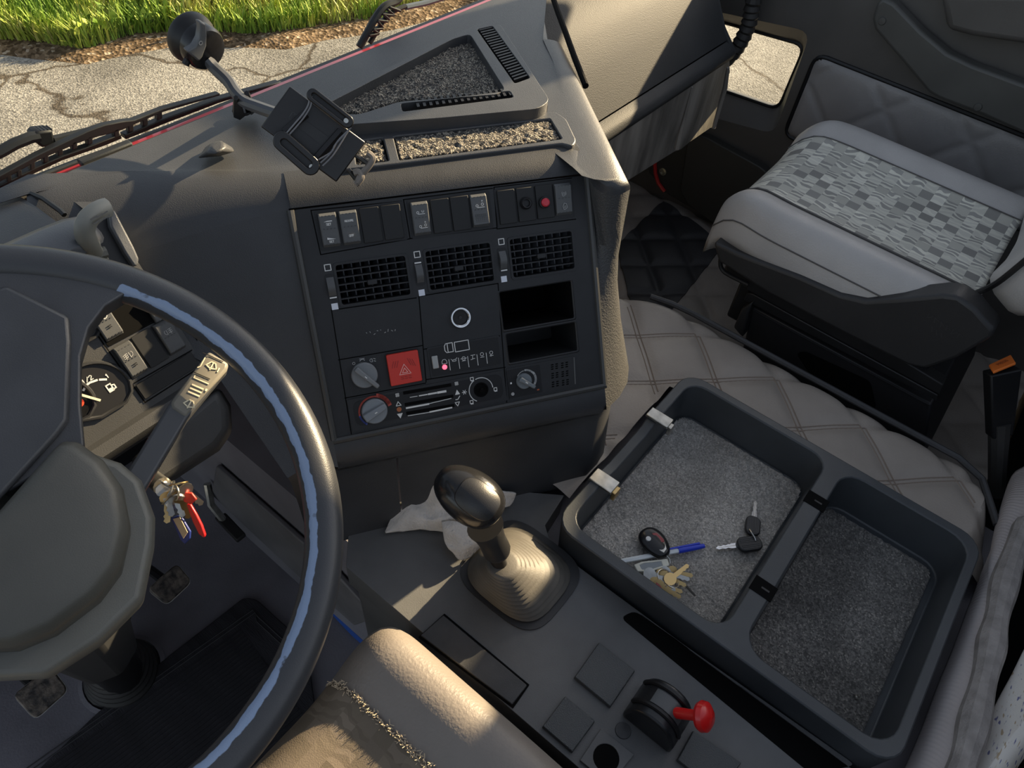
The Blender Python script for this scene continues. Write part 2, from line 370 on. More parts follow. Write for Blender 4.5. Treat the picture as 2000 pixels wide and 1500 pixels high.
# ------------------------------------------------------------------ cab shell
bm = B(); wbox(bm, (-.9, -.6, -.05), (.36, 1.25, 0)); tag(obj('floor', bm, FLOORM), 'dark rubber floor of the driver footwell', None, None, 'structure')
PFZ = .15
bm = B(); slab(bm, lambda i, j: V((1.05 + i * .95, -.35 + j * 1.55, PFZ + quilt(1.05 + i * .95, -.35 + j * 1.55, dep=.008))), 110, 170, .06)
flp = tag(obj('floor_passenger', bm, QUILT), 'taupe quilted floor covering in the passenger footwell', None, None, 'structure')
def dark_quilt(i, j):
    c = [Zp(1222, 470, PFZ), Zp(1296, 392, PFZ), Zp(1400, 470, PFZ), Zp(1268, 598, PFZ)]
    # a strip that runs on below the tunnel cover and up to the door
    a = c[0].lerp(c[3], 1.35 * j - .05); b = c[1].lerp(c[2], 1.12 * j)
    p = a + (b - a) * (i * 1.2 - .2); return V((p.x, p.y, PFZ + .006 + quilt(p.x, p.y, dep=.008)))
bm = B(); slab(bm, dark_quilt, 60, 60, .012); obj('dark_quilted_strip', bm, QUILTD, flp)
bm = B(); wbox(bm, (-.9, 1.22, -.05), (2.0, 1.28, .66)); wbox(bm, (-.9, .96, .42), (1.9, 1.0, .855)); tag(obj('wall_front', bm, BLACK), 'black bulkhead in front of the footwells', None, None, 'structure')
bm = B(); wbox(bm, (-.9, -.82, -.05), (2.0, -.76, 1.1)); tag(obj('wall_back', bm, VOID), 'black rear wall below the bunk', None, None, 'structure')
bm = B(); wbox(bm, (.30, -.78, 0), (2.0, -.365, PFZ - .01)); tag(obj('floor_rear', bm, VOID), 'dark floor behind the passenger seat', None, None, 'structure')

# engine tunnel: a hidden core, the quilted cover on it, piping at its edge
def xr(y):
    return 1.135 - .9 * max(0, y - .33) ** 2 * 2.2 - (.0 if y > -.22 else 2.6 * (y + .22) ** 2 * 6)
tun = thing('engine_tunnel', (.72, .1, 0), 'grey quilted vinyl cover over the engine tunnel', None, None, 'structure')
bm = B(); wbox(bm, (.335, -.36, 0), (1.07, 1.2, .415)); obj('tunnel_core', bm, FLOORM, tun)
def tcover(y0_, y1_, x0):
    def fn(i, j):
        y = y0_ + j * (y1_ - y0_); r = .05; x1 = xr(y); L1 = x1 - r - x0; L2 = r * 1.57; L3 = .29; s = i * (L1 + L2 + L3)
        if s < L1: x, z, nx, nz_ = x0 + s, .478, 0, 1
        elif s < L1 + L2:
            a = (s - L1) / r; x, z, nx, nz_ = x1 - r + r * math.sin(a), .478 - r + r * math.cos(a), math.sin(a), math.cos(a)
        else: x, z, nx, nz_ = x1 + (s - L1 - L2) * .06, .478 - r - (s - L1 - L2), 1, 0
        h = quilt(x0 + s, y); rear = max(0, -.27 - y) * .8
        return V((x + nx * h, y, z + nz_ * h - rear))
    return fn
bm = B(); grid(bm, tcover(-.335, .262, .918), 80, 90); grid(bm, tcover(.262, .715, .60), 130, 70); obj('quilted_cover', bm, QUILT, tun)
bm = B(); tube(bm, [V((xr(-.3 + t * .045) - .008, -.3 + t * .045, .473)) for t in range(17)], .006); obj('edge_piping', bm, QUILTD, tun)
def seamline(a, b, bmx):
    n_ = 60
    pts = []
    for k in range(n_ + 1):
        p = V(a).lerp(V(b), k / n_)
        if (p.x > .925 or (p.y > .27 and p.x > .61)) and p.y > -.26 and p.x < xr(p.y) - .05: pts.append(V((p.x, p.y, .4782 + quilt(p.x, p.y))))
        elif len(pts) > 1: tube(bmx, pts, .0013, 5); pts = []
        else: pts = []
    if len(pts) > 1: tube(bmx, pts, .0013, 5)
bm = B()
THREAD = mat('tan_thread', (.25, .20, .16), .7)
for k in range(-5, 3):
    for sgn in (-.004, .004):
        c = (.971 * .9995 + k * .121 + sgn) / .7071       # x + y = c
        seamline((max(.5, c - .62), min(.62, c - .5), 0), (min(1.08, c + .3), max(-.3, c - 1.08), 0), bm) if c - .62 < 1.08 else None
for k in range(-2, 5):
    for sgn in (-.004, .004):
        c = (.558 + k * .121 + sgn) / .7071               # x - y = c
        xa, xb = max(.5, c - .3), min(1.08, c + .62)
        if xb > xa: seamline((xa, xa - c, 0), (xb, xb - c, 0), bm)
obj('stitching', bm, THREAD, tun)

# ------------------------------------------------------------------ passenger door
DX = 1.92
door = thing('door_1', (DX, .2, PFZ), 'dark brown-grey passenger door with a low window and quilted insert', None, None, 'structure')
def dp(px, py, x=DX): return Xp(px, py, x)
outl = [V((DX, -.75, .12)), V((DX, 1.2, .12)), V((DX, 1.2, .80)), V((DX, .86, .93)), V((DX, .62, .985)), V((DX, .25, 1.055)), V((DX, -.02, 1.075)), V((DX, -.09, 1.12)), V((DX, -.215, 1.31)), V((DX, -.24, 1.40)), V((DX, -.75, 1.40))]
hole = roundpoly([dp(1378, 18), dp(1584, 62), dp(1512, 262), dp(1340, 215)], .035, 4)
hin = roundpoly([dp(1390, 36, DX + .06), dp(1574, 88, DX + .06), dp(1521, 213, DX + .06), dp(1360, 158, DX + .06)], .03, 4)
bm = B(); plate_holes(bm, outl, [hole], (-1, 0, 0), .0)
obj('door_panel', bm, DOORM, door)
bm = B(); loft(bm, [hole, hin], True, False); obj('window_surround', bm, DOORM, door)
outl2 = [V((DX + .062, p.y, p.z)) for p in outl]
bm = B(); plate_holes(bm, outl2, [hin], (-1, 0, 0), .02); obj('door_skin', bm, DOORM, door)
bm = B(); tube(bm, [p + V((-.002, 0, 0)) for p in hin], .005, 6, closed=True); obj('window_seal', bm, BLACK, door)
def glass_mat():
    m = bpy.data.materials.new('window_glass'); m.use_nodes = True; t = m.node_tree; n = t.nodes; L = t.links; n.clear()
    o = n.new('ShaderNodeOutputMaterial'); tr = n.new('ShaderNodeBsdfTransparent'); tr.inputs[0].default_value = (.97, .985, .98, 1)
    gl = n.new('ShaderNodeBsdfGlossy'); gl.inputs['Roughness'].default_value = .0
    lw = n.new('ShaderNodeLayerWeight'); lw.inputs[0].default_value = .5; pw = n.new('ShaderNodeMath'); pw.operation = 'POWER'; pw.inputs[1].default_value = 5; L.new(lw.outputs['Facing'], pw.inputs[0]); fr = n.new('ShaderNodeMath'); fr.operation = 'MULTIPLY_ADD'; fr.inputs[1].default_value = .5; fr.inputs[2].default_value = .015; L.new(pw.outputs[0], fr.inputs[0])
    mx = n.new('ShaderNodeMixShader'); L.new(fr.outputs[0], mx.inputs[0]); L.new(tr.outputs[0], mx.inputs[1]); L.new(gl.outputs[0], mx.inputs[2]); L.new(mx.outputs[0], o.inputs[0]); return m
GLASS = glass_mat()
bm = B(); prism(bm, [p + V((.004, 0, 0)) for p in hin], (.004, 0, 0)); obj('window_pane', bm, GLASS, door)
# quilted insert
ins = roundpoly([dp(1596, 104), dp(1700, 145), dp(2080, 296), dp(2080, 470), dp(1900, 420), dp(1700, 330), dp(1532, 262)], .03, 4)
ys = [p.y for p in ins]; zs = [p.z for p in ins]; y0, y1, z0, z1 = min(ys), max(ys), min(zs), max(zs)
def inside(p, pl_):
    c = False; n = len(pl_)
    for i in range(n):
        a, b = pl_[i], pl_[i - 1]
        if (a.z > p.z) != (b.z > p.z) and p.y < (b.y - a.y) * (p.z - a.z) / (b.z - a.z) + a.y: c = not c
    return c
def edge_d(p, pl_):
    d = 9
    for i in range(len(pl_)):
        a, b = pl_[i - 1], pl_[i]; ab = b - a; t = max(0, min(1, (p - a).dot(ab) / max(ab.length_squared, 1e-9))); d = min(d, (p - a - ab * t).length)
    return d
bm = B(); NY, NZ = 100, 52; vg = {}
for i in range(NY + 1):
    for j in range(NZ + 1):
        p = V((DX, y0 + (y1 - y0) * i / NY, z0 + (z1 - z0) * j / NZ))
        if inside(p, ins):
            e = edge_d(p, ins); h = .014 * (1 - math.exp(-e / .008)) + quilt(p.y, p.z * 1.0, .145, .80, -.26, .004, .010) * min(1, e / .01)
            vg[i, j] = bm.verts.new((DX - .001 - h, p.y, p.z))
for i in range(NY):
    for j in range(NZ):
        q = [vg.get(k) for k in ((i, j), (i + 1, j), (i + 1, j + 1), (i, j + 1))]
        if all(q): bm.faces.new(q)
INSM = mat('door_vinyl', (.27, .26, .255), .45, bump=.3, bscale=260, var=.06, vscale=9)
obj('quilted_insert', bm, INSM, door)
bm = B(); tube(bm, [p + V((-.004, 0, 0)) for p in ins], .005, 6, closed=True); obj('insert_edging', bm, BLACK, door)
# pull handle
top = [(1746, 6), (1800, 62), (1850, 104), (1900, 128), (2000, 165), (2090, 190)]
bot = [(2090, 306), (2000, 262), (1920, 226), (1832, 192), (1812, 180), (1760, 118), (1708, 58), (1703, 36), (1712, 8), (1724, -4)]
hp = [dp(x, y, DX - .045) for x, y in top + bot]
HANDM = mat('handle_plastic', (.075, .075, .070), .45, bump=.15, bscale=900, var=.1, vscale=10)
bm = B(); prism(bm, hp, (.035, 0, 0)); hd = obj('pull_handle', bm, HANDM, door, .007, 3)
for px, py in ((1723, 41), (1910, 209)):
    bm = B(); lathe(bm, [(.009, .002), (.009, .0), (.0075, -.0025), (0.0001, -.003)], dp(px, py, DX - .0455), (1, 0, 0), 16, False); obj('screw_cap', bm, HANDM, hd)
for q in ((1740, 30), (2050, 240)):
    bm = B(); lathe(bm, [(.012, 0), (.012, .05)], dp(q[0], q[1], DX - .012), (1, 0, 0), 12); obj('handle_stud', bm, DOORM, hd)
# upper arm rest and its hollow
bm = B(); pts = [dp(1838, -30, DX), dp(2100, -30, DX), dp(2100, 90, DX), dp(1905, 62, DX), dp(1852, 48, DX)]
taper(bm, pts, [p.lerp(sum(pts, V((0, 0, 0))) / len(pts), .12) + V((-.05, 0, .0)) for p in pts]); obj('arm_rest', bm, DOORM, door, .012, 3)
bm = B(); lathe(bm, [(.007, 0), (.007, .03), (.005, .034)], dp(1812, 68, DX), (-1, 0, 0), 12); obj('latch_knob', bm, BLACK, door)
# lower pocket cover, hinge side
bm = B(); pk = roundpoly([dp(1345, 262, DX - .03), dp(1377, 268, DX - .03), dp(1484, 326, DX - .03), dp(1500, 340, DX - .03), dp(1440, 470, DX - .03), dp(1345, 402, DX - .03), dp(1328, 372, DX - .03)], .012, 3)
prism(bm, pk, (.03, 0, 0)); DPK = mat('pocket_plastic', (.040, .040, .036), .5); obj('door_pocket', bm, DPK, door, .003)
bm = B(); prism(bm, [dp(1240, 250, DX - .012), dp(1345, 260, DX - .012), dp(1470, 340, DX - .012), dp(1440, 462, DX - .012), dp(1385, 428, DX - .012), dp(1296, 374, DX - .012), dp(1268, 338, DX - .012)], (.012, 0, 0)); kp = obj('kick_panel', bm, DPK, door, .003)
bm = B(); lathe(bm, [(.012, 0), (.012, .003), (.007, .004), (.006, .002), (.0001, .002)], dp(1295, 335, DX - .012), (-1, 0, 0), 18, False); obj('stud_washer', bm, mat('dull_zinc', (.42, .40, .30), .4, metal=.7), kp)
bm = B(); tube(bm, [dp(1279, 318, DX - .016), dp(1280, 338, DX - .016), dp(1286, 358, DX - .016), dp(1298, 374, DX - .016)], .006, 8); obj('red_door_edge', bm, mat('red_sill_paint', (.55, .02, .02), .35), kp)
# ribbed cable hose at the hinge
bm = B(); hs = smoothpath([dp(1482, -40, DX - .06), dp(1470, 10, DX - .06), dp(1463, 45, DX - .06), dp(1448, 80, DX - .06), dp(1428, 108, DX - .06), dp(1395, 135, DX - .06)], 8)
tube(bm, hs, [.019 + .002 * math.sin(k * 2.1) for k in range(len(hs))], 10); tag(obj('cable_hose', bm, RUBBER), 'black ribbed cable hose curving past the low door window', 'hose')

# ------------------------------------------------------------------ windscreen and what lies just outside it
win = thing('window_1', (.72, .87, .93), 'clear windscreen along the front of the cab', None, None, 'structure')
bm = B(); prism(bm, [V((-.5, .862, .93)), V((1.95, .862, .93)), V((1.95, .70, 1.85)), V((-.5, .70, 1.85))], (0, .005, .001)); obj('windscreen_pane', bm, GLASS, win)
bm = B(); tube(bm, [V((-.5, .862, .922)), V((1.95, .862, .922))], .006, 8); obj('rubber_seal', bm, RUBBER, win)
bm = B(); prism(bm, [V((-.5, y, z)) for y, z in ((.868, .919), (.888, .917), (.93, .86), (1.27, .62), (1.27, .58), (.868, .86))], (2.45, 0, 0)); tag(obj('front_panel', bm, REDPAINT), 'red painted front panel edge below the windscreen', None, None, 'structure')
# front pillar on the passenger side
bm = B(); taper(bm, [V((1.86, .80, .90)), V((1.97, .80, .90)), V((1.97, .90, .90)), V((1.86, .90, .90))], [V((1.84, .66, 1.85)), V((1.93, .66, 1.85)), V((1.93, .74, 1.85)), V((1.84, .74, 1.85))]); tag(obj('trim_1', bm, DOORM, bevel=.02), 'dark front pillar on the passenger side', None, None, 'structure')
bm = B(); prism(bm, [V((1.84, y, z)) for y, z in ((.72, 1.66), (0, 1.63), (-.06, 1.56), (-.225, 1.40), (-.80, 1.40), (-.80, 1.98), (.72, 1.98))], (.11, 0, 0)); tag(obj('trim_3', bm, DOORM, bevel=.02), 'dark rail above the passenger door window', None, None, 'structure')
bm = B(); wbox(bm, (2.11, .33, 1.31), (2.20, .60, 1.64)); tag(obj('trim_4', bm, DOORM, bevel=.03), 'dark mirror housing outside the passenger door', None, None, 'structure')
# rear door pillar
bm = B(); wbox(bm, (1.86, -.80, 1.0), (1.98, -.225, 1.85)); tag(obj('trim_2', bm, DOORM, bevel=.02), 'dark pillar behind the passenger door', None, None, 'structure')
# ------------------------------------------------------------------ dashboard
U = V((.8387, -.5446, 0)); TL_ = R(34.8)
HB = V((-.5446, -.8387, 0))                                   # horizontally towards the driver
PF = Fr((.532, .448, .793), U, HB * math.sin(TL_) + V((0, 0, -math.cos(TL_))), HB * math.cos(TL_) + V((0, 0, math.sin(TL_))))
CE = R(33)
CF = Fr((.27, .63, .80), (1, 0, 0), (0, -math.sin(CE), -math.cos(CE)), (0, -math.cos(CE), math.sin(CE)))
dash = thing('dashboard', (.6, .65, .47), 'dark grey moulded dashboard wrapping around the driver', 'dashboard')
SIDE = V((.66, .75, 0)).normalized(); SIN = V((-.75, .66, 0)).normalized()
def uL(b): return -.3124 + .371 * b - 1.15 * max(0, -b)
ZT = .945
WS = V((0, .842, .940))
def colpts():
    """plan columns at b = 0: (kind, u or point, inward direction, lean, windscreen x)"""
    out = []
    for k in range(7): out.append(('L', k / 6))
    for k in range(9): out.append(('F', -.186 + .384 * k / 8))
    Q = PF.p(.243, 0)
    for k in range(7):
        t = k / 6; out.append(('C', t))
    for k in range(1, 6): out.append(('S', k / 5))
    return out
def col(kind, t, b):
    if kind == 'L':
        u = uL(b) + (-.186 - uL(b)) * t; conc = -.010 * math.sin(math.pi * t)
        return PF.p(u, 0) + HB * conc, -HB, .571, .05 + .32 * t
    if kind == 'F': return PF.p(t, 0), -HB, .571, .37 + .42 * (t + .186) / .384
    A = PF.p(.198, 0); Q = PF.p(.240, 0); E_ = Q + SIDE * .045
    if kind == 'C':
        p = A * (1 - t) ** 2 + Q * 2 * t * (1 - t) + E_ * t * t; d = ((-HB) * (1 - t) + SIN * t).normalized(); return p, d, .571 * (1 - t) + .04 * t, .79 + .12 * t
    return E_ + SIDE * (.40 * t), SIN, .04, .91 + .32 * t
def surf(kind, t, row):
    """row: ('f', b) on the face, ('r', s) over the top edge, ('t', s) across the top, ('d', z, inset) below"""
    if row[0] == 'f':
        p, d, ln, wx = col(kind, t, row[1]); return p + d * (-ln * row[1]) + V((0, 0, -.821 * row[1]))
    bt = -.098 - .064 * t if kind == 'L' else -.162
    if row[0] in 'rt':
        p, d, ln, wx = col(kind, t, bt)
        a = p + d * (-ln * bt) + V((0, 0, -.821 * bt)); bc = -(ZT - .793) / .821
        c = p + d * (-ln * bc) + V((0, 0, -.821 * bc)); e = c + d * (.085 - .05 * t if kind == 'L' else .035)
        if row[0] == 'r': s = row[1]; return a * (1 - s) ** 2 + c * 2 * s * (1 - s) + e * s * s
        s = row[1]; wpt = V((wx, .842, .940))
        if kind == 'S': wpt = V((wx, max(.842, e.y + .001), .940))
        q = e.lerp(wpt, s); q.z += .0 * math.sin(math.pi * min(1, s)) * (1 if kind != 'S' else .5); return q
    b0 = .168; p, d, ln, wx = col(kind, t, b0); a = p + d * (-ln * b0) + V((0, 0, -.821 * b0))
    return V((a.x + d.x * row[2], a.y + d.y * row[2], row[1]))
ROWF = [('r', 0)] + [('f', -.098 + .0266 * k) for k in range(1, 11)]
ROWT = [('t', k / 8) for k in range(8, 0, -1)] + [('r', k / 6) for k in range(6, -1, -1)]
ROWD = [('d', .640, .008), ('d', .625, .016), ('d', .60, .018), ('d', .535, .012), ('d', .462, .004)]
CL = colpts()
def body(name, cols, rows, m=DASH): 
    bm = B(); grid(bm, lambda i, j: surf(*cols[round(i * (len(cols) - 1))], rows[round(j * (len(rows) - 1))]), len(cols) - 1, len(rows) - 1)
    return obj(name, bm, m, dash, smooth=50)
left = [c for c in CL if c[0] == 'L']; mid = [c for c in CL if c[0] == 'F']; right = [c for c in CL if c[0] in 'CS']
body('side_cowl', left + mid[:1], ROWF + [('d', .640, .01), ('d', .60, .03), ('d', .50, .06), ('d', .30, .10)])
body('padded_edge', mid[-1:] + right, ROWF + [('d', .640, .012), ('d', .628, .03)], mat('dash_padding', (.050, .050, .050), .5, bump=.5, bscale=420, var=.1, vscale=14))
body('dash_top', left + mid + right, ROWT)
body('lower_lip', mid, [('f', .128), ('f', .140), ('f', .160)] + ROWD[:2])
# lower dash, in two pieces with a joint
def lower(i0, i1, name):
    cs = [('F', -.186 + .384 * (i0 + (i1 - i0) * k / 10)) for k in range(11)]
    if i1 == 1: cs += [c for c in CL if c[0] == 'C']
    body(name, cs, ROWD)
lower(-.10, .205, 'lower_panel'); lower(.212, 1, 'lower_panel')
bm = B(); box(bm, PF.sh(0, -.005, -.16), .38, .27, .06); obj('inner_box', bm, VOID, dash)
# windscreen ledge further left, with its joint
def ledge(name, x0, x1):
    bm = B(); prof = [(.845, .936), (.80, .942), (.74, .944), (.70, .940), (.69, .90)]
    loft(bm, [[V((x, y, z)) for y, z in prof] for x in (x0, x1)], False, False); return obj(name, bm, DASH, dash)
ledge('ledge', -.6, .225)
bm = B(); loft(bm, [[V((x, y, z)) for y, z in ((.845, .934), (.80, .938), (.765, .936), (.745, .92), (.735, .86))] for x in (.26, .42)], False, False); obj('ledge_filler', bm, DASH, dash)
bm = B(); tube(bm, [Zp(62, 378, .941), Zp(85, 388, .944), Zp(118, 412, .946), Zp(126, 420, .944)], .003, 6); obj('ledge_joint', bm, BLACK, dash)
# small sensor hump
bm = B(); hb = [Zp(x, y, .948) for x, y in ((383, 311), (400, 288), (425, 276), (455, 288), (462, 297), (430, 306))]
ht = [Zp(x, y, .966) for x, y in ((404, 296), (412, 280), (428, 274), (437, 276), (438, 290), (420, 300))]
taper(bm, hb, ht); obj('sensor_hump', bm, DASH, dash, .004, 3)
# passenger side, its joint, the crease and lip
def pas_x(y): return .905 + (y - .555) * .966
prof = [(.860, .930), (.815, .930), (.77, .912), (.725, .868), (.690, .815), (.663, .772), (.648, .748)]
bm = B(); loft(bm, [[V((pas_x(y) + (1.715 - pas_x(y)) * k / 8, y, z)) for y, z in prof] for k in range(9)], False, False)
PADM = mat('passenger_pad', (.036, .038, .040), .62, spec=.22, bump=.3, bscale=500, var=.16, vscale=6, rvar=.05)
pad = obj('passenger_pad', bm, PADM, dash, smooth=60)
prof = [(.646, .746), (.628, .740), (.617, .727), (.622, .712), (.66, .70), (.75, .70)]
bm = B(); loft(bm, [[V((1.0 + (1.72 - 1.0) * k / 6, y, z)) for y, z in prof] for k in range(7)], False, False); obj('lower_lip', bm, PADM, dash, smooth=60)
bm = B(); prism(bm, [V((1.715, y, z)) for y, z in [(.845, .918), (.815, .928), (.77, .912), (.725, .868), (.690, .815), (.663, .772), (.617, .727), (.66, .70), (.845, .70)]], (.012, 0, 0)); obj('end_cap', bm, PADM, dash, .004)
bm = B(); tube(bm, [Zp(1078, -10, .944), Zp(1090, 25, .944), Zp(1104, 62, .944), Zp(1122, 112, .943), Zp(1144, 168, .935)], .005, 8); obj('joint_gap', bm, VOID, dash)
bm = B(); wbox(bm, (1.0, .70, .60), (1.72, 1.22, .69)); obj('underside', bm, BLACK, dash)
# board hanging below the passenger lip
BOARD = mat('worn_board', (.20, .185, .165), .6, var=.55, vscale=16, stretch=(1.0, 1, .25), bump=.5, bscale=120)
bp_ = [(1180, 285), (1205, 258), (1300, 196), (1425, 112), (1426, 140), (1418, 172), (1396, 252), (1388, 250), (1345, 279), (1330, 292), (1318, 296), (1215, 360), (1160, 395)]
bm = B(); prism(bm, [Yp(x, y, .628 + (.008 if 1300 < x < 1345 else 0)) for x, y in bp_], (0, .006, 0)); tag(obj('hanging_board', bm, BOARD, bevel=.0015), 'scuffed grey board hanging below the passenger dashboard', 'board')
bm = B(); tube(bm, [Yp(1352, 170, .607), Yp(1338, 225, .605), Yp(1328, 262, .604), Yp(1322, 290, .603)], [.002, .004, .006, .007], 6); o = obj('board_fold', bm, BOARD); o.parent = bpy.data.objects['hanging_board']; o.location = wloc(o) - wloc(o.parent)
bm = B(); tube(bm, [Yp(1422, 132, .608), Yp(1416, 172, .606), Yp(1394, 250, .606)], [.004, .006, .005], 6); o = obj('board_fold', bm, BOARD); o.parent = bpy.data.objects['hanging_board']; o.location = wloc(o) - wloc(o.parent)

# ------------------------------------------------------------------ top pod with two grilles, and the shelf strip
FLECK = speckle('fleck_carpet', [(0, (.028, .026, .024)), (.34, (.10, .09, .075)), (.58, (.30, .265, .21)), (.80, (.52, .47, .38)), (.95, (.16, .12, .08))], 560, .95, 1, .004)
TP = ZF.sh(0, 0, 1.0)
def tp(pts, z): return [Zp(x, y, z) for x, y in pts]
pod = thing('dash_pod', (.7, .58, .945), 'raised dark tray with slotted air grilles on the dashboard top', 'tray')
po = roundpoly(tp([(606, 206), (905, 60), (935, 46), (976, 46), (1074, 196), (1052, 212), (860, 230), (665, 244)], 0.966), .012, 3)
ph = roundpoly(tp([(632, 206), (884, 76), (918, 66), (986, 174), (972, 184), (780, 198), (700, 224), (650, 220)], 0.966), .010, 3)
g1 = roundpoly(tp([(931, 57), (962, 50), (1036, 152), (1005, 163)], 0.966), .004, 2)
g2 = roundpoly(tp([(782, 202), (996, 177), (1004, 190), (786, 218)], 0.966), .004, 2)
bm = B(); plate_holes(bm, po, [ph, g1, g2], (0, 0, 1), .024); obj('pod_frame', bm, DASH, pod, .0025, 2)
bm = B(); poly(bm, [p + V((0, 0, -.018)) for p in po]); obj('pod_floor', bm, VOID, pod)
def grille(c, n, name, sp):
    a, b, d, e = [Zp(x, y, .961) for x, y in c]                        # quad: slats run from edge a-b to edge e-d
    for k in range(n):
        if k in sp: continue
        t = (k + .5) / n; p, q = a.lerp(e, t), b.lerp(d, t); dr = (e - a) / n * .22
        bm = B(); prism(bm, [p - dr, q - dr, q + dr, p + dr], (0, 0, .004)); obj('slat', bm, BLACK, pod)
grille(((931, 57), (962, 50), (1036, 152), (1005, 163)), 22, 'slat', ())
grille(((782, 202), (786, 218), (1004, 190), (996, 177)), 18, 'slat', (0, 1))
bm = B(); a, b = Zp(784, 209, .9595), Zp(1000, 184, .9595); tube(bm, [a, b], .0018, 5); obj('grille_bar', bm, BLACK, pod)
def rug(name, pts, z, m, nz_=.0025, sc=180, step=.003, dd=.01, lift=0):
    """pile carpet cut to an outline"""
    xs = [p.x for p in pts]; ys = [p.y for p in pts]; bm = B(); g = {}
    x0, x1, y0, y1 = min(xs), max(xs), min(ys), max(ys); nx, ny = int((x1 - x0) / step) + 1, int((y1 - y0) / step) + 1
    P2 = [V((0, p.x, p.y)) for p in pts]
    for i in range(nx + 1):
        for j in range(ny + 1):
            x, y = x0 + i * step, y0 + j * step; q = V((0, x, y))
            if inside(q, P2):
                h = nz_ * noise.noise(V((x * sc, y * sc, 1))) + nz_ * .8 * noise.noise(V((x * sc * .45, y * sc * .45, 5))) + lift * noise.noise(V((x * 9, y * 9, 2)))
                if callable(z): zz = z(x, y)
                else: zz = z
                g[i, j] = bm.verts.new((x, y, zz + h))
    for i in range(nx):
        for j in range(ny):
            q = [g.get(k) for k in ((i, j), (i + 1, j), (i + 1, j + 1), (i, j + 1))]
            if all(q): bm.faces.new(q)
    ed = [e for e in bm.edges if len(e.link_faces) == 1]
    r_ = bmesh.ops.extrude_edge_only(bm, edges=ed)
    for v in r_['geom']:
        if isinstance(v, bmesh.types.BMVert): v.co.z -= dd
    return bm
bm = rug('c', tp([(636, 205), (884, 78), (916, 69), (982, 174), (970, 181), (780, 195), (700, 221), (655, 218)], .954), .953, FLECK, .003, 200, .0026)
tag(obj('pod_carpet', bm, FLECK, smooth=180), 'large piece of flecked grey carpet in the dashboard pod', 'carpet', 'flecked carpet pieces on the dashboard')
shelf = thing('dash_shelf', (.62, .5, .945), 'narrow shelf with a raised rim along the top of the control panel', 'shelf')
so = roundpoly(tp([(660, 262), (1085, 218), (1106, 232), (1126, 274), (1118, 286), (1098, 279), (775, 319), (660, 332)], .9505), .006, 2)
s1 = roundpoly(tp([(768, 266), (1074, 231), (1098, 271), (780, 313)], .9505), .003, 2)
s2 = roundpoly(tp([(690, 276), (748, 268), (760, 314), (696, 322)], .9505), .003, 2)
bm = B(); plate_holes(bm, so, [s1, s2], (0, 0, 1), .006); obj('shelf_rim', bm, DASH, shelf, .0015)
bm = B(); poly(bm, [p + V((0, 0, -.0045)) for p in so]); obj('shelf_floor', bm, VOID, shelf)
bm = rug('c', tp([(769, 268), (1073, 233), (1096, 271), (781, 312)], .948), .9475, FLECK, .0025, 200, .0024)
tag(obj('shelf_carpet', bm, FLECK, smooth=180), 'long strip of flecked carpet on the shelf above the rocker switches', 'carpet', 'flecked carpet pieces on the dashboard')
bm = rug('c', tp([(692, 278), (746, 270), (757, 313), (698, 320)], .948), .9475, FLECK, .0025, 200, .0024)
tag(obj('shelf_carpet', bm, FLECK, smooth=180), 'small square of flecked carpet behind the phone holder', 'carpet', 'flecked carpet pieces on the dashboard')
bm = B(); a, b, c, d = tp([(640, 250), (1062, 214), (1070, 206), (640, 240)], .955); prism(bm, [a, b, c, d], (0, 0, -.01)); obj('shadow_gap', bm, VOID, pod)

# ------------------------------------------------------------------ centre control panel
cp = thing('control_panel', PF.p(0, .14), 'black centre control panel with switches, vents and heater knobs', 'control panel')
def cell(F, c, off=0):
    q = [F.loc(x, y, off) for x, y in c]                               # TL, TR, BR, BL
    return ((q[0][0] + q[3][0]) / 2, (q[1][0] + q[2][0]) / 2, (q[0][1] + q[1][1]) / 2, (q[2][1] + q[3][1]) / 2)
def rplate(F, ce, c0, c1, r=.002, k=3, grow=0):
    a0, a1, b0, b1 = ce; bm = B()
    pts = rrect(a1 - a0 + 2 * grow, b1 - b0 + 2 * grow, r, k, (a0 + a1) / 2, (b0 + b1) / 2)
    return prism(bm, [F.p(a, b, c0) for a, b in pts], F.n * (c1 - c0))
def rloop(F, ce, c, r=.003, k=3, grow=0):
    a0, a1, b0, b1 = ce; return [F.p(a, b, c) for a, b in rrect(a1 - a0 + 2 * grow, b1 - b0 + 2 * grow, r, k, (a0 + a1) / 2, (b0 + b1) / 2)]
VENT = [cell(PF, c) for c in (((653, 516), (792, 498), (801, 577), (666, 595)), ((828, 490), (954, 472.5), (966, 549), (838, 567)), ((992.6, 467.4), (1114.5, 448.8), (1120.7, 524), (999.8, 543.8)))]
POCK = [cell(PF, c) for c in (((975, 572), (1110, 547), (1122, 622), (981, 642)), ((988, 653), (1121, 628), (1125, 683), (992, 709)))]
c_ = .004
ow_ = [PF.p(a, b, c_) for a, b in roundpoly([V((-.1835, -.188)), V((.195, -.188)), V((.195, .126)), V((-.1835, .126))], .006, 3)] if False else rloop(PF, (-.1835, .1955, -.160, .128), c_, .006)
bm = B(); plate_holes(bm, ow_, [rloop(PF, v, c_, .004) for v in VENT] + [rloop(PF, v, c_, .002) for v in POCK], PF.n, .012); obj('fascia', bm, PANEL, cp, .001)
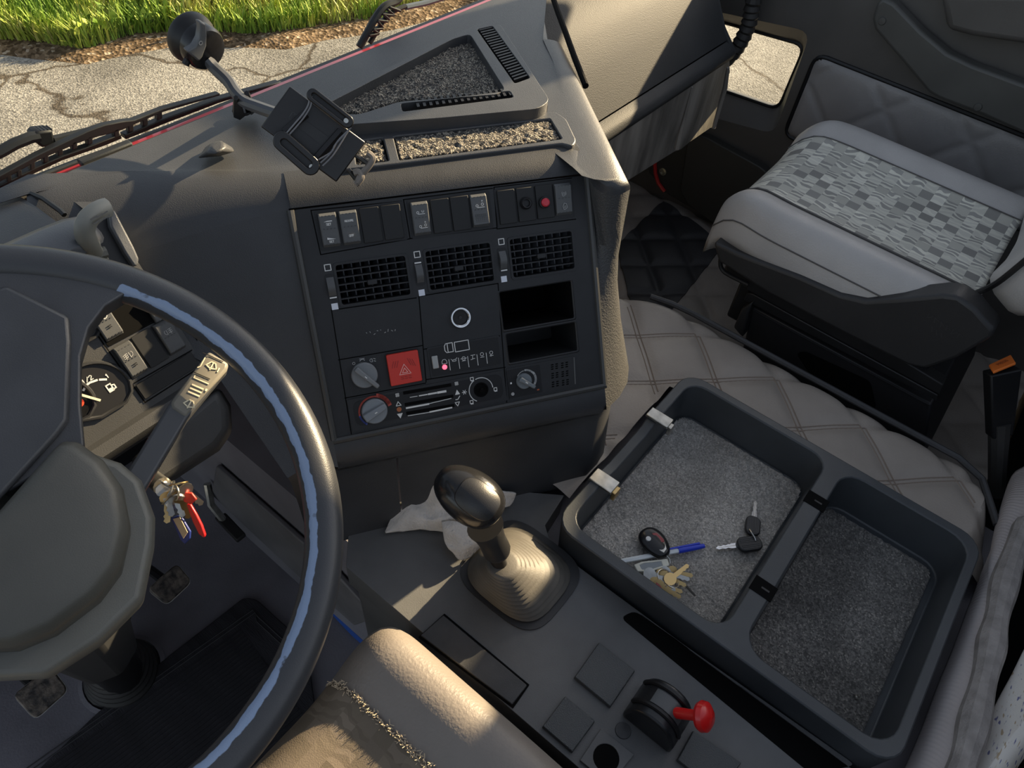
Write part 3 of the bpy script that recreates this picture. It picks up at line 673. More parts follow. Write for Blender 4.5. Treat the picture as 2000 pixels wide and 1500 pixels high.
# top of the fascia where it rolls over to the shelf
rows = [('r', k / 8) for k in range(9)]
cols = [('F', -.1835 + .379 * k / 10) for k in range(11)]
bm = B(); grid(bm, lambda i, j: surf(*cols[round(i * 10)], rows[round(j * 8)]) + PF.n * .004 * (1 - .5 * j), 10, 8); obj('fascia_top', bm, mat('fascia_top_plastic', (.030, .031, .033), .5, bump=.2, bscale=900, var=.15, vscale=30), cp, smooth=50)
FR = mat('panel_frame', (.050, .050, .048), .38, bump=.1, bscale=900)
def ribbon(F, pts, r, name, m, par, c=.004):
    bm = B(); tube(bm, [F.p(a, b, c) for a, b in pts], r, 8); return obj(name, bm, m, par)
ribbon(PF, [(-.1845, -.16), (-.1845, .129)], .0045, 'frame_bead', FR, cp); ribbon(PF, [(.1965, -.16), (.1965, .129)], .0045, 'frame_bead', FR, cp); ribbon(PF, [(-.186, .1305), (.198, .1305)], .0045, 'frame_bead', FR, cp)
def groove(F, p, q, par=cp, w=.0012, c=.0042, m=VOID):
    a, b = F.loc(*p), F.loc(*q); bm = B(); strokes(bm, F.sh(0, 0, c), [[a, b]], w, .0002); return obj('joint_line', bm, m, par)
for p, q in (((647, 605), (812, 581)), ((817, 578), (971, 553)), ((817, 578), (831, 745)), ((971, 553), (988, 785)), ((660.5, 701.7), (824, 673.7)), ((826, 681), (974, 655)), ((673, 776), (830, 747)), ((832, 740), (985, 716)), ((687, 848), (990, 788)), ((647, 605), (686, 848)),
             ((607, 411), (783, 393)), ((607, 411), (626, 497)), ((787, 390), (960, 368)), ((787, 390), (800, 466)), ((963, 366), (1114, 348)), ((963, 366), (969, 445)), ((626, 497), (800, 466)), ((800, 466), (968, 445)), ((969, 447), (1122, 428))): groove(PF, p, q)
WELLS = [((614, 413), (786, 392), (794, 468), (626, 490)), ((795, 391), (956, 371), (959, 446), (802, 467)), ((964, 370), (1116, 351), (1118, 424), (969, 445))]
for wq in WELLS: obj('switch_well', rplate(PF, cell(PF, wq), .0042, .0048, .002), BLACK, cp)
def rocker(F, c, parent, style='a', c0=.0048, lab=None):
    a0, a1, b0, b1 = cell(F, c); a0 += .0006; a1 -= .0006; b0 += .0005; b1 -= .0005
    hs_ = [.0035, .0078, .0072, .0062, .0060, .0052, .0015] if style == 'a' else [.0015, .0050, .0060, .0064, .0072, .0078, .0035]
    tb = [0, .08, .3, .5, .7, .92, 1]; bm = B(); m_ = .0012
    secs = []
    for t, h in zip(tb, hs_):
        b = b0 + (b1 - b0) * t; secs.append([F.p(a0, b, c0), F.p(a0, b, c0 + h - .001), F.p(a0 + m_, b, c0 + h), F.p(a1 - m_, b, c0 + h), F.p(a1, b, c0 + h - .001), F.p(a1, b, c0)])
    loft(bm, secs); o = obj('rocker_switch', bm, ROCKM, parent, smooth=25)
    if lab: o['label'] = lab
    bm = B(); w_ = a1 - a0
    for rw in (.06, .46, .94):                                          # rows of raised dimples
        for k in range(4):
            b = b0 + (b1 - b0) * (.03 + rw * .94); hh = c0 + .0055 if rw > .9 else c0 + .0066
            wbox_f = F.sh(a0 + w_ * (.2 + .2 * k), b, hh + (.0007 if rw < .1 else -.0003)); box(bm, wbox_f, .0018, .0010, .0006)
    obj('grip_dots', bm, FR, o)
    return o, F.sh((a0 + a1) / 2, (b0 + b1) / 2, c0 + .0069), w_, b1 - b0
def icon(o, F, lines, w=.0007, m=PRINT, txt=None, fills=()):
    bm = B(); strokes(bm, F, lines, w)
    for t in txt or (): text(bm, F, *t)
    for f_ in fills: prism(bm, [F.p(*p) for p in f_], F.n * .0005)
    if len(bm.verts): obj('icon', bm, m, o)
    else: bm.free()
RK = [((619, 416), (656, 414), (665, 480), (630, 485)), ((659.4, 412), (696, 408.5), (704, 475.5), (669, 480)), ((799, 394.5), (834, 392), (839, 458), (806, 461.6)), ((914, 380.6), (949, 376), (951, 441.6), (921, 445)), ((1079, 359.3), (1111, 355.5), (1113.4, 419), (1080.4, 422))]
o, f, w_, h_ = rocker(PF, RK[0], cp, lab='grey rocker switch marked SET twice'); icon(o, f, [], txt=[('SET', 0, -.0068, .0024), ('SET', 0, .0135, .0024)], fills=[[(-.0055, -.0098), (.0045, -.0125), (.0045, -.0098)], [(-.0045, .0085), (.0055, .0110), (-.0045, .0110)]])
o, f, w_, h_ = rocker(PF, RK[1], cp, lab='grey rocker switch marked RESUME and OFF'); icon(o, f, [], txt=[('RESUME', 0, -.0085, .0024, .0013), ('OFF', 0, .0095, .0024)])
def axle(cx, cy, s=1): return [circ(cx - .0035 * s, cy, .0014 * s, 8), circ(cx + .003 * s, cy - .0012 * s, .0014 * s, 8), [(cx - .003 * s, cy + .002 * s), (cx + .005 * s, cy + .002 * s)], circ(cx + .003 * s, cy - .005 * s, .0006 * s, 6)]
o, f, w_, h_ = rocker(PF, RK[2], cp, lab='grey rocker switch with two axle symbols'); icon(o, f, axle(0, -.0075) + axle(.001, .0095), .0006)
o, f, w_, h_ = rocker(PF, RK[3], cp, 'b', lab='grey rocker switch with one axle symbol'); icon(o, f, axle(0, -.006, 1.1), .0007)
bm = B()
for i in range(6):
    for j in range(6): box(bm, f.sh(-.0066 + i * .0026, .005 + j * .0022, .0002), .0014, .0012, .0006)
obj('grip_dots', bm, FR, o)
o, f, w_, h_ = rocker(PF, RK[4], cp, lab='grey rocker switch with two cab symbols'); cabi = lambda cx, cy: [[(cx - .002, cy + .004), (cx - .003, cy), (cx - .001, cy - .004), (cx + .002, cy - .003), (cx + .003, cy + .002), (cx, cy + .004), (cx - .002, cy + .004)], circ(cx, cy + .001, .0013, 8)]
icon(o, f, cabi(0, -.008) + cabi(0, .009), .0005, PRINTG)
BL = [((700, 407), (739, 401.5), (747, 471), (709, 476)), ((741, 402), (780, 396), (788, 465), (750, 470)), ((838, 390), (876, 385.5), (880, 453), (844, 457)), ((877, 385), (913.5, 380), (918, 448), (882, 452.5)), ((968, 372), (1004, 368), (1006, 436), (973, 439.5)), ((1005.4, 367.5), (1041, 363.5), (1042, 430.5), (1009, 435)), ((1042.6, 363), (1077.5, 359), (1078.5, 425), (1045, 429))]
for k, c in enumerate(BL):
    o = obj('blank_cover', rplate(PF, cell(PF, c), .0048, .0075, .0008, 2, -.0005), PANEL2, cp, .0006)
    if k >= 5:
        px = (1026.7, 397) if k == 5 else (1062.8, 395.5)
        a, b = PF.loc(*px, .008); g = PF.sh(a, b, .0075)
        if k == 5:
            bm = B(); lathe(bm, [(.0078, 0), (.0078, .003), (.006, .006), (.0045, .0055), (.004, .003), (.0001, .003)], g.o, g.n, 20, False); obj('push_button', bm, BLACK, o)
        else:
            bm = B(); lathe(bm, [(.0075, 0), (.0075, .004), (.0060, .0045), (.0058, .002)], g.o, g.n, 20, False); obj('button_ring', bm, BLACK, o)
            bm = B(); lathe(bm, [(.0055, .002), (.0055, .007), (.004, .0085), (.0001, .009)], g.o, g.n, 20, False); q = obj('push_button', bm, mat('red_button', (.55, .03, .05), .3), o); q['label'] = 'round red push button'
# air vents
for k, (a0, a1, b0, b1) in enumerate(VENT):
    F2 = PF; ce = (a0, a1, b0, b1); w_, h_ = a1 - a0, b1 - b0
    bm = B(); out, inn = rloop(F2, ce, .005, .004, 3, .0022), rloop(F2, ce, .005, .003, 3, -.0008); n_ = len(out)
    ring = [[p for p in out], [p - F2.n * .012 for p in inn]]
    o2 = [bm.verts.new(p) for p in out]; o1 = [bm.verts.new(p - F2.n * .004) for p in out]; i2 = [bm.verts.new(p) for p in inn]; i1 = [bm.verts.new(p - F2.n * .03) for p in inn]
    for q in range(n_):
        r_ = (q + 1) % n_
        for A_, B_ in ((o1, o2), (o2, i2), (i2, i1)): bm.faces.new((A_[q], A_[r_], B_[r_], B_[q]))
    v = obj('air_vent', bm, PANEL, cp)
    bm = B(); poly(bm, [p - F2.n * .034 for p in out]); obj('vent_back', bm, VOID, v)
    first = None
    for j in range(5):
        b = b0 + h_ * (j + .9) / 5.8
        if first is None:
            bm = B(); ff = F2.sh((a0 + a1) / 2, b, -.009); prism(bm, [ff.p(-w_ / 2, -.0009, 0), ff.p(-w_ / 2, .0007, 0), ff.p(-w_ / 2, .0009, .012), ff.p(-w_ / 2, -.0007, .012)], ff.u * w_); first = obj('slat', bm, PANEL, v); fb = b
        else: dup_shift(first, v, F2.v * (b - fb))
    firstv = None
    for j in range(8):
        a = a0 + w_ * (j + .6) / 8
        if firstv is None:
            bm = B(); ff = F2.sh(a, (b0 + b1) / 2, -.028); prism(bm, [ff.p(-.0008, -h_ / 2, 0), ff.p(.0008, -h_ / 2, 0), ff.p(.0046, -h_ / 2, .017), ff.p(.0032, -h_ / 2, .017)], ff.v * h_); firstv = obj('vane', bm, mat('vane_plastic', (.085, .09, .10), .45), v); fa = a
        else: dup_shift(firstv, v, F2.u * (a - fa))
    bm = B(); box(bm, F2.sh((a0 + a1) / 2 - .002, (b0 + b1) / 2 + .002, -.006), .012, .0065, .012); obj('vent_tab', bm, PANEL, v, .001)
for (px, py), (qx, qy), (sx, sy), up in (((640, 522.6), (654, 598.6), (647, 560), 0), ((814.6, 497), (823.6, 571.6), (819, 534), 1), ((979, 472), (984.3, 545), (982, 507.7), 0)):
    a, b = PF.loc(px, py, .004); bm = B(); strokes(bm, PF.sh(a, b, .004), [[(-.0036, -.0036), (.0036, -.0036), (.0036, .0036), (-.0036, .0036), (-.0036, -.0036)]], .0010); obj('open_mark', bm, PRINT, cp)
    a, b = PF.loc(qx, qy, .004); bm = B(); box(bm, PF.sh(a, b, .004), .0078, .0078, .0005); obj('closed_mark', bm, mat('pale_print', (.70, .74, .82), .6), cp)
    a, b = PF.loc(sx, sy, .004); g = PF.sh(a, b, .004)
    obj('slider_slot', rplate(g, (-.0062, .0062, -.0155, .0155), 0, .0005, .003), BLACK, cp)
    bm = B(); loft(bm, [[g.p(-.0045, -.0115 + .023 * t / 8, 0), g.p(-.0045, -.0115 + .023 * t / 8, .0055 * math.sin(math.pi * (t + .4) / 8.8)), g.p(.0045, -.0115 + .023 * t / 8, .0055 * math.sin(math.pi * (t + .4) / 8.8)), g.p(.0045, -.0115 + .023 * t / 8, 0)] for t in range(9)]); tw = obj('thumb_wheel', bm, ROCKM, cp)
    bm = B(); box(bm, g.sh(0, -.0135 if up else .0135, .0005), .0085, .0016, .0006); obj('wheel_mark', bm, PRINT, cp)
# pockets
for k, ce in enumerate(POCK):
    a, b = rloop(PF, ce, .003, .002), rloop(PF, ce, -.085 if k else -.11, .004, 3, -.004); bm = B(); loft(bm, [a, b], True, False); bm.faces.new([bm.verts.new(p) for p in b]); pkt = obj('storage_pocket', bm, PANEL2 if k else VOID, cp)
    bm = B(); rg_ = [rloop(PF, ce, .004, .003, 3, .003), rloop(PF, ce, .0052, .003, 3, .0015), rloop(PF, ce, .004, .002, 3, 0)]; loft(bm, rg_, True, False); obj('pocket_rim', bm, PANEL, pkt)
# lighter socket
a, b = PF.loc(898.5, 619.5, .004); g = PF.sh(a, b, .004)
bm = B(); lathe(bm, [(.0144, 0), (.0144, .003), (.0130, .0055), (.0112, .0055), (.0100, .0042), (.0098, -.001)], g.o, g.n, 32, False); ls = obj('lighter_socket', bm, CHROME, cp)
bm = B(); lathe(bm, [(.0099, .0030), (.0098, .0012), (.0001, .0008)], g.o, g.n, 24, False); obj('socket_bore', bm, mat('socket_dark', (.008, .006, .005), .5), ls)
bm = B(); lathe(bm, [(.0022, .0008), (.0022, .002), (.0001, .0022)], g.o, g.n, 10, False); obj('socket_contact', bm, RUBBER, ls)
# rotary light switch
def rotary(px, py, r, ang, m, blk=.0, hgt=.012, name='rotary_knob', par=cp, bw=.0075, over=1.35):
    a, b = PF.loc(px, py, .008); g = PF.sh(a, b, .004).rot(ang)
    bm = B(); lathe(bm, [(r, 0), (r, hgt * .45), (r * .93, hgt * .55), (.0001, hgt * .55)], g.o, g.n, 32, False); k_ = obj(name, bm, m, par, smooth=40)
    bm = B(); prism(bm, [g.p(-r * .95, -bw / 2, hgt * .5), g.p(r * over, -bw * .36, hgt * .3), g.p(r * over, bw * .36, hgt * .3), g.p(-r * .95, bw / 2, hgt * .5)], g.n * (hgt * .75)); obj('grip_bar', bm, m, k_, .0015, 2)
    bm = B(); box(bm, g.sh(r * .05, 0, hgt * 1.18), .0035, .0012, .0006); obj('pointer_mark', bm, PRINT, k_)
    return k_, g
rotary(712, 733, .0165, R(50), KNOBM)
a, b = PF.loc(691, 710, .004); bm = B(); strokes(bm, PF.sh(a, b, .004), [circ(0, 0, .0016, 10)], .0006); a2, b2 = PF.loc(707, 702, .004); strokes(bm, PF.sh(a2, b2, .004), [[(-.003, -.001), (-.001, -.001), (.001, -.001), (.003, -.001)], [(-.003, .0015), (-.001, 0), (.001, 0), (.003, .0015)]], .0008); a2, b2 = PF.loc(727, 703.5, .004); strokes(bm, PF.sh(a2, b2, .004), [circ(-.001, 0, .002, 8, 90, 270), [(0, -.002), (0, .002)], [(.002, -.002), (.004, -.001)], [(.002, .001), (.004, .002)]], .0008); obj('icon', bm, PRINTG, cp)
# hazard switch
ce = cell(PF, ((755, 692.4), (816.4, 683), (823, 743.7), (761.3, 753)), .006); obj('switch_well', rplate(PF, ce, .004, .0046, .002, 3, .0015), BLACK, cp)
hz = obj('hazard_switch', rplate(PF, ce, .0046, .0095, .0015), REDP, cp, .001); hz['label'] = 'square red hazard light button'
g = PF.sh((ce[0] + ce[1]) / 2, (ce[2] + ce[3]) / 2, .0095); bm = B()
tri = lambda s, cy: [(0, cy - s), (s * 1.0, cy + s * .75), (-s * 1.0, cy + s * .75), (0, cy - s)]
strokes(bm, g, [tri(.0075, .002), tri(.0035, .003)], .0007); obj('icon', bm, mat('pink_print', (.9, .5, .45), .6), hz)
bm = B()
for s_ in (-1, 1):
    for k in range(3): strokes(bm, g, [[(s_ * (.0055 + .003 * k), -.012 + .001 * k), (s_ * (.009 + .0028 * k) if s_ > 0 else -(.009 + .0028 * k), -.003 + .001 * k)]] if s_ > 0 else [[(-(.0095 + .003 * (k - 1)), -.011), (-(.0125 + .003 * (k - 1)), -.003)]], .0008)
for i in range(3): strokes(bm, g, [[(-.006 + i * .005, .011), (-.003 + i * .005, .011)], [(-.006 + i * .005, .0135), (-.003 + i * .005, .0135)]], .0008)
obj('emboss', bm, mat('dark_red_print', (.35, .02, .015), .5), hz)
# blank plate with worn lettering marks
a, b = PF.loc(745, 647, .004); bm = B(); rgx = random.Random(4)
for k in range(9):
    x = -.019 + k * .0045; strokes(bm, PF.sh(a, b, .004), [[(x, rgx.uniform(-.003, .003)), (x + rgx.uniform(.0005, .002), rgx.uniform(-.003, .003))]], .0006)
obj('worn_marks', bm, PRINTG, cp)
# telltale cluster
ce = cell(PF, ((838, 682), (973, 657), (977, 711), (843, 735)), .004)
obj('telltale_frame', rplate(PF, ce, .004, .0052, .002, 3, .002), PANEL, cp); tt = obj('telltale_panel', rplate(PF, ce, .0052, .0056, .002), BLACK, cp)
def LP(px, py, c=.0056): a, b = PF.loc(px, py, c); return PF.sh(a, b, c)
g = LP(849.5, 707); bm = B(); prism(bm, [g.p(-.004, -.0085), g.p(.004, -.0085), g.p(.004, .0085), g.p(-.004, .0085)], g.n * .003); obj('lamp_lens', bm, mat('clear_lens', (.35, .36, .35), .2), tt, .001)
g = LP(877, 679); bm = B(); strokes(bm, g, [[(-.004, -.006), (.005, -.006), (.005, .006), (-.004, .006), (-.006, .003), (-.006, -.003), (-.004, -.006)], [(-.002, -.005), (-.002, .005)]], .0010)
g = LP(902, 675.5); strokes(bm, g, [[(-.0095, -.0065), (.0095, -.0065), (.0095, .0065), (-.0095, .0065), (-.0095, -.0065)]], .0010); obj('truck_symbol', bm, PRINT, tt)
bm = B()
for x0, y0 in ((878, 712), (896.5, 709), (914.5, 706), (932.5, 702.5), (950.5, 699)):
    g = LP(x0, y0); strokes(bm, g, [[(0, -.0070), (.0, .0075)]], .0007)
xs = [(868, 708), (887, 703), (905.5, 700), (923.5, 697), (941.5, 694), (959.5, 691)]
sy = [[[(-.004, .002), (-.004, -.002), (-.002, -.005), (.002, -.005), (.004, -.002), (.004, .002), (-.004, .002)]], [[(-.005, -.002), (-.003, 0), (.003, -.001), (.005, -.003)], [(-.003, 0), (-.003, .002), (.003, .002), (.003, -.001)]],
      [circ(0, 0, .003, 10), [(-.005, 0), (.005, 0)], [(-.003, .004), (.003, .004)]], [[(-.003, -.003), (.004, -.003)], [(0, -.003), (-.001, .003), (.003, .003)], [(-.004, .004), (-.001, .004)]], [circ(0, -.002, .0028, 10), [(-.003, .003), (.003, .003)]], [circ(0, -.002, .0028, 10), [(-.003, .003), (.003, .003)], [(-.001, .001), (-.001, .004)]]]
for (x0, y0), ls_ in zip(xs, sy): strokes(bm, LP(x0, y0), [[(a * .8, b * .8) for a, b in l_] for l_ in ls_], .0006)
obj('telltale_symbols', bm, PRINT, tt)
g = LP(868.5, 717); bm = B(); lathe(bm, [(.0034, 0), (.003, .0016), (.0001, .0022)], g.o, g.n, 14, False); tl = obj('warning_lamp', bm, mat('lit_red_lamp', (1, .12, .2), .4, emit=1.2), tt); tl['label'] = 'small lit red warning lamp'
# heater strip
ce = cell(PF, ((677, 780), (984, 723), (989, 783), (689, 843)), .004)
obj('heater_frame', rplate(PF, ce, .004, .0052, .002), PANEL, cp); hp_ = obj('heater_plate', rplate(PF, (ce[0] + .006, ce[1] - .004, ce[2] + .004, ce[3] - .006), .0052, .0058, .009), BLACK, cp)
kn, g = rotary(731.5, 803, .0165, R(-22), mat('heater_knob', (.21, .23, .25), .4), bw=.011, over=.95, par=hp_)
g0 = LP(731.5, 803, .006)
bm = B(); strokes(bm, g0, [circ(0, 0, .0195, 14, 175, 285)], .0022); strokes(bm, g0, [circ(0, 0, .021, 8, 290, 345)], .005); obj('temperature_band', bm, mat('dull_red_print', (.42, .06, .04), .5), hp_)
bm = B(); strokes(bm, g0, [circ(0, 0, .0195, 8, 130, 170)], .0022); obj('temperature_band', bm, mat('dull_blue_print', (.05, .08, .35), .5), hp_)
for (p, q) in (((790, 767.5), (879, 752)), ((793, 790), (883, 774)), ((796, 807), (885, 792))):
    a, b = PF.loc(*p, .006), PF.loc(*q, .006); bm = B(); strokes(bm, PF.sh(0, 0, .0059), [[a, b]], .0042, .0003); obj('slider_slot', bm, VOID, hp_)
bm = B()
for x0, x1, wd in ((801, 815, .0008), (819, 834, .0015), (837, 852, .0022), (855.5, 870, .0029)):
    f_ = lambda x: 776 - (x - 801) * .172
    strokes(bm, PF.sh(0, 0, .006), [[PF.loc(x0, f_(x0), .006), PF.loc(x1, f_(x1), .006)]], wd)
for p, q, wd in (((794, 797), (837, 789), .0022), ((837, 788.5), (881, 778), .0008), ((797, 812), (840, 805), .0008), ((840, 804.5), (882, 796), .0020)):
    strokes(bm, PF.sh(0, 0, .006), [[PF.loc(*p, .006), PF.loc(*q, .006)]], wd)
for px, py in ((776, 771.5), (891.5, 749)):
    g = LP(px, py, .006)
    for k in range(4): strokes(bm, g, [circ(.0016 * math.cos(R(45 + 90 * k)), .0016 * math.sin(R(45 + 90 * k)), .0009, 6)], .0010)
g = LP(778, 788.5, .006); strokes(bm, g, [[(0, -.0028), (.0032, .0025), (-.0032, .0025), (0, -.0028)]], .0009)
g = LP(893.5, 789, .006); strokes(bm, g, [[(0, .0028), (.003, -.0025), (-.003, -.0025), (0, .0028)]], .0009)
g = LP(781.5, 812, .006); prism(bm, [g.p(-.0038, -.0032), g.p(.0038, -.0032), g.p(0, .0036)], g.n * .0004)
g = LP(893, 766, .006); prism(bm, [g.p(-.0034, .0032), g.p(.0034, .0032), g.p(0, -.0036)], g.n * .0004)
g = LP(894, 777, .006); strokes(bm, g, [[(-.003, .002), (0, .002), (.003, -.002)]], .0010)
g = LP(907, 766, .006)
for k in range(3): strokes(bm, g, [[(.003 * math.cos(R(60 * k)), .003 * math.sin(R(60 * k))), (-.003 * math.cos(R(60 * k)), -.003 * math.sin(R(60 * k)))]], .0008)
g = LP(939.5, 761, .006); strokes(bm, g, [circ(0, 0, .0165, 16, 120, 240), circ(0, 0, .0165, 14, 250, 358)], .0011)
for px, py in ((921.5, 740), (967.5, 760), (921, 785)): g = LP(px, py, .006); strokes(bm, g, [[(-.002, -.002), (.002, -.002), (.002, .002), (-.002, .002), (-.002, -.002)], [(-.001, .003), (.002, .003)]], .0009)
obj('heater_symbols', bm, PRINT, hp_)
g = LP(779.5, 799.5, .006); bm = B(); prism(bm, [g.p(*q) for q in circ(0, 0, .0032, 12)[:-1]], g.n * .0004); obj('amber_mark', bm, mat('amber_print', (.38, .12, .04), .5), hp_)
g = LP(939.5, 761, .0058); bm = B(); lathe(bm, [(.0100, 0), (.0100, .0015), (.0085, .0018), (.0075, .0006), (.0030, .0004), (.0028, .006), (.0001, .006)], g.o, g.n, 24, False); obj('knob_spindle', bm, VOID, hp_)
# fan speed knob and speaker slots
ce = cell(PF, ((990, 720), (1124, 694), (1127, 753), (993, 783)), .004); sp_ = obj('fan_plate', rplate(PF, ce, .004, .0050, .002), PANEL, cp)
ce2 = cell(PF, ((991, 724), (1055, 711.5), (1058, 766), (993, 779)), .005); obj('dial_plate', rplate(PF, ce2, .0050, .0054, .001), BLACK, sp_)
rotary(1024, 744.5, .0108, R(38), mat('fan_knob', (.17, .19, .20), .4), hgt=.011, par=sp_, bw=.007, over=1.5)
g = LP(1027, 742, .0054); bm = B(); strokes(bm, g, [circ(0, 0, .0135, 6, 215, 262)], .0009); strokes(bm, g, [circ(0, 0, .0138, 5, 272, 318)], .0024); strokes(bm, g, [circ(0, 0, .0142, 5, 326, 392)], .0030); obj('fan_scale', bm, PRINTG, sp_)
bm = B(); box(bm, LP(998, 748.5, .0054), .0024, .0024, .0004); obj('fan_mark', bm, PRINT, sp_)
bm = B(); box(bm, LP(1051, 761, .0054), .0034, .0018, .0004); obj('fan_mark', bm, mat('dark_amber_print', (.35, .08, .03), .5), sp_)
bm = B(); g = LP(1001.5, 769.5, .0054); prism(bm, [g.p(*q) for q in circ(0, 0, .0024, 10)[:-1]], g.n * .0004); obj('fan_mark', bm, PRINTG, sp_)
sl = None
for r_ in range(3):
    for c in range(4):
        for k in range(3):
            px = 1078.5 + c * 8.6 + (2.5 if c > 1 else 0) + r_ * .8; py = 712.5 - c * 1.6 + r_ * 17 + k * 4.2; g = LP(px, py, .005)
            if sl is None:
                bm = B(); box(bm, g, .0036, .0016, .0003); sl = obj('speaker_slot', bm, VOID, sp_); g0 = g.o
            else: dup_shift(sl, sp_, g.o - g0)
ribbon(PF, [PF.loc(1121, 698, .005), PF.loc(1123.5, 750, .005)], .0011, 'frame_bead', ROCKM, cp, .005)
# ------------------------------------------------------------------ instrument binnacle
ip = thing('instrument_panel', (.1, .62, .75), 'dark instrument binnacle with rocker switches and fuel gauge behind the wheel', 'instruments')
def cl(px, py, c=0): a, b = CF.loc(px, py, c); return CF.sh(a, b, c)
y_bot = CF.loc(154, 884)[1]; y_top = -.185
FACE = mat('cluster_plastic', (.040, .041, .042), .5, bump=.15, bscale=1000, var=.08, vscale=20)
bm = B(); prism(bm, [CF.p(-.62, y_top), CF.p(-.004, y_top), CF.p(-.004, y_bot), CF.p(-.62, y_bot)], CF.n * -.02); obj('cluster_face', bm, FACE, ip)
# deep well behind the upper row of switches
obj('switch_well', rplate(CF, cell(CF, ((160, 606), (300, 535), (340, 605), (212, 676))), .0005, .0012, .002), VOID, ip)
o, f, w_, h_ = rocker(CF, ((162, 606), (201, 586), (240, 651), (208, 669)), ip, c0=.0012, lab='grey rocker switch with headlamp symbol')
lamp = lambda cx, cy: [circ(cx, cy, .0036, 8, -90, 90), [(cx, cy - .0036), (cx - .001, cy + .0036)], [(cx, cy + .0036), (cx - .001, cy + .0036)]] + [[(cx - .002, cy - .003 + k * .002), (cx - .006, cy - .003 + k * .002)] for k in range(4)]
icon(o, f, lamp(.001, -.007), .0007)
icon(o, f.sh(0, .006), [[(-.001, -.001), (.002, -.001)], [(-.001, .001), (.002, .001)]], .0010, BLACK)
o, f, w_, h_ = rocker(CF, ((275, 592), (300, 560), (340, 620), (302, 630)), ip, c0=.0012, lab='grey rocker switch half hidden by the wheel rim')
o, f, w_, h_ = rocker(CF, ((215.5, 683), (250, 662), (289, 722), (258, 741)), ip, c0=.0012, lab='grey rocker switch with front fog lamp symbol')
icon(o, f, [circ(.001, -.007, .0036, 8, -90, 90), [(.001, -.0106), (.001, -.0034)]] + [[(-.001, -.009 + k * .002), (-.006, -.008 + k * .002)] for k in range(3)] + [[(-.003, -.0105), (-.004, -.003)]], .0006, PRINTG)
icon(o, f.sh(0, .006), [[(-.001, -.001), (.002, -.001)], [(-.001, .001), (.002, .001)]], .0010, BLACK)
o, f, w_, h_ = rocker(CF, ((292, 637), (327, 619), (362, 677), (334, 696)), ip, c0=.0012, lab='grey rocker switch with rear fog lamp symbol')
icon(o, f, [circ(-.001, -.007, .003, 8, 90, 270), [(-.001, -.010), (-.001, -.004)]] + [[(.001, -.009 + k * .002), (.005, -.009 + k * .002)] for k in range(3)] + [[(.003, -.0105), (.003, -.003)]], .0006, PRINTG)
obj('blank_cover', rplate(CF, cell(CF, ((253, 660), (289, 640), (330, 698), (294, 719))), .0012, .0034, .001), PANEL2, ip, .0006)
obj('blank_cover', rplate(CF, cell(CF, ((265, 752), (370, 688), (387, 708), (284, 785))), .0012, .003, .001), PANEL2, ip, .0006)
for p, q in (((160, 612), (283, 786)), ((212, 676), (377, 588)), ((262, 748), (374, 684)), ((283, 786), (392, 716)), ((345, 600), (400, 690))): groove(CF, p, q, ip, .0012, .0008, VOID)
# fuel gauge
def gauge(c, rx, name, lab):
    g = CF.sh(*c, .001)
    pts = circ(0, 0, rx, 30, 180 - 8, 368); pts = [(x, y) for x, y in pts] + [(rx * .86, rx * .42), (rx * .55, rx * .62), (-rx * .25, rx * .62), (-rx * .86, rx * .34)]
    bm = B(); prism(bm, [g.p(*p) for p in pts], g.n * .0008); o = obj(name, bm, BLACK, ip); o['label'] = lab
    bm = B(); q = [g.p(*p, .0014) for p in pts]; tube(bm, q, .0022, 6, closed=True); obj('gauge_rim', bm, PANEL, o); return o, g.sh(0, 0, .0010)
gc = CF.loc(190, 772, .001); o, g = gauge(gc, .036, 'fuel_gauge', 'round black fuel gauge with white needle')
def GP(px, py): a, b = g.loc(px, py); return (a, b)
bm = B()
segs = [(163, 762, 167, 755), (167.5, 753, 173, 749), (176, 747, 189, 742.5), (195, 741.5, 207, 741)]
for x0, y0, x1, y1 in segs: strokes(bm, g, [[GP(x0, y0), GP(x1, y1)]], .0022)
text(bm, g, '1/2', *GP(170, 741.5), .0046, .0030, .0008); text(bm, g, '1', *GP(209, 734), .0042, .003, .0010)
fx, fy = GP(215.5, 757); strokes(bm, g, [[(fx - .003, fy + .004), (fx - .003, fy - .004), (fx + .002, fy - .004), (fx + .002, fy + .004), (fx - .003, fy + .004)], [(fx + .002, fy - .002), (fx + .005, fy - .001), (fx + .005, fy + .003), (fx + .002, fy + .003)], [(fx - .002, fy + .001), (fx + .001, fy + .001)], [(fx - .002, fy + .0025), (fx + .001, fy + .0025)]], .0013)
obj('gauge_scale', bm, PRINT, o)
bm = B(); strokes(bm, g, [[GP(157.5, 770), GP(155, 776)], [GP(155, 777), GP(153.5, 782)]], .0026); obj('red_zone', bm, mat('orange_print', (.75, .16, .03), .5), o)
bm = B(); x0, y0 = GP(154.5, 786.5); prism(bm, [g.p(*p) for p in circ(x0, y0, .0048, 12)[:-1]], g.n * .0008); obj('reserve_lamp', bm, mat('orange_red_lamp', (.85, .06, .02), .4, emit=.35), o)
bm = B(); strokes(bm, g.sh(0, 0, .002), [[GP(160, 771.5), GP(193, 781)]], .0026, .0012); obj('needle', bm, mat('cream_needle', (.72, .68, .5), .5), o)
gc = CF.loc(128, 640, .001); gauge(gc, .036, 'pressure_gauge', 'round black gauge mostly hidden by the wheel')
bm = B(); g2 = CF.sh(*CF.loc(148, 652, .002), .002); strokes(bm, g2, [[(-.003, -.004), (.002, .002), (.004, .004)], [(-.002, .003), (.003, .003)]], .0016); obj('gauge_scale', bm, PRINT, ip)
gc = CF.loc(118, 800, .001); gauge(gc, .034, 'pressure_gauge', 'lower black gauge mostly hidden by the wheel')
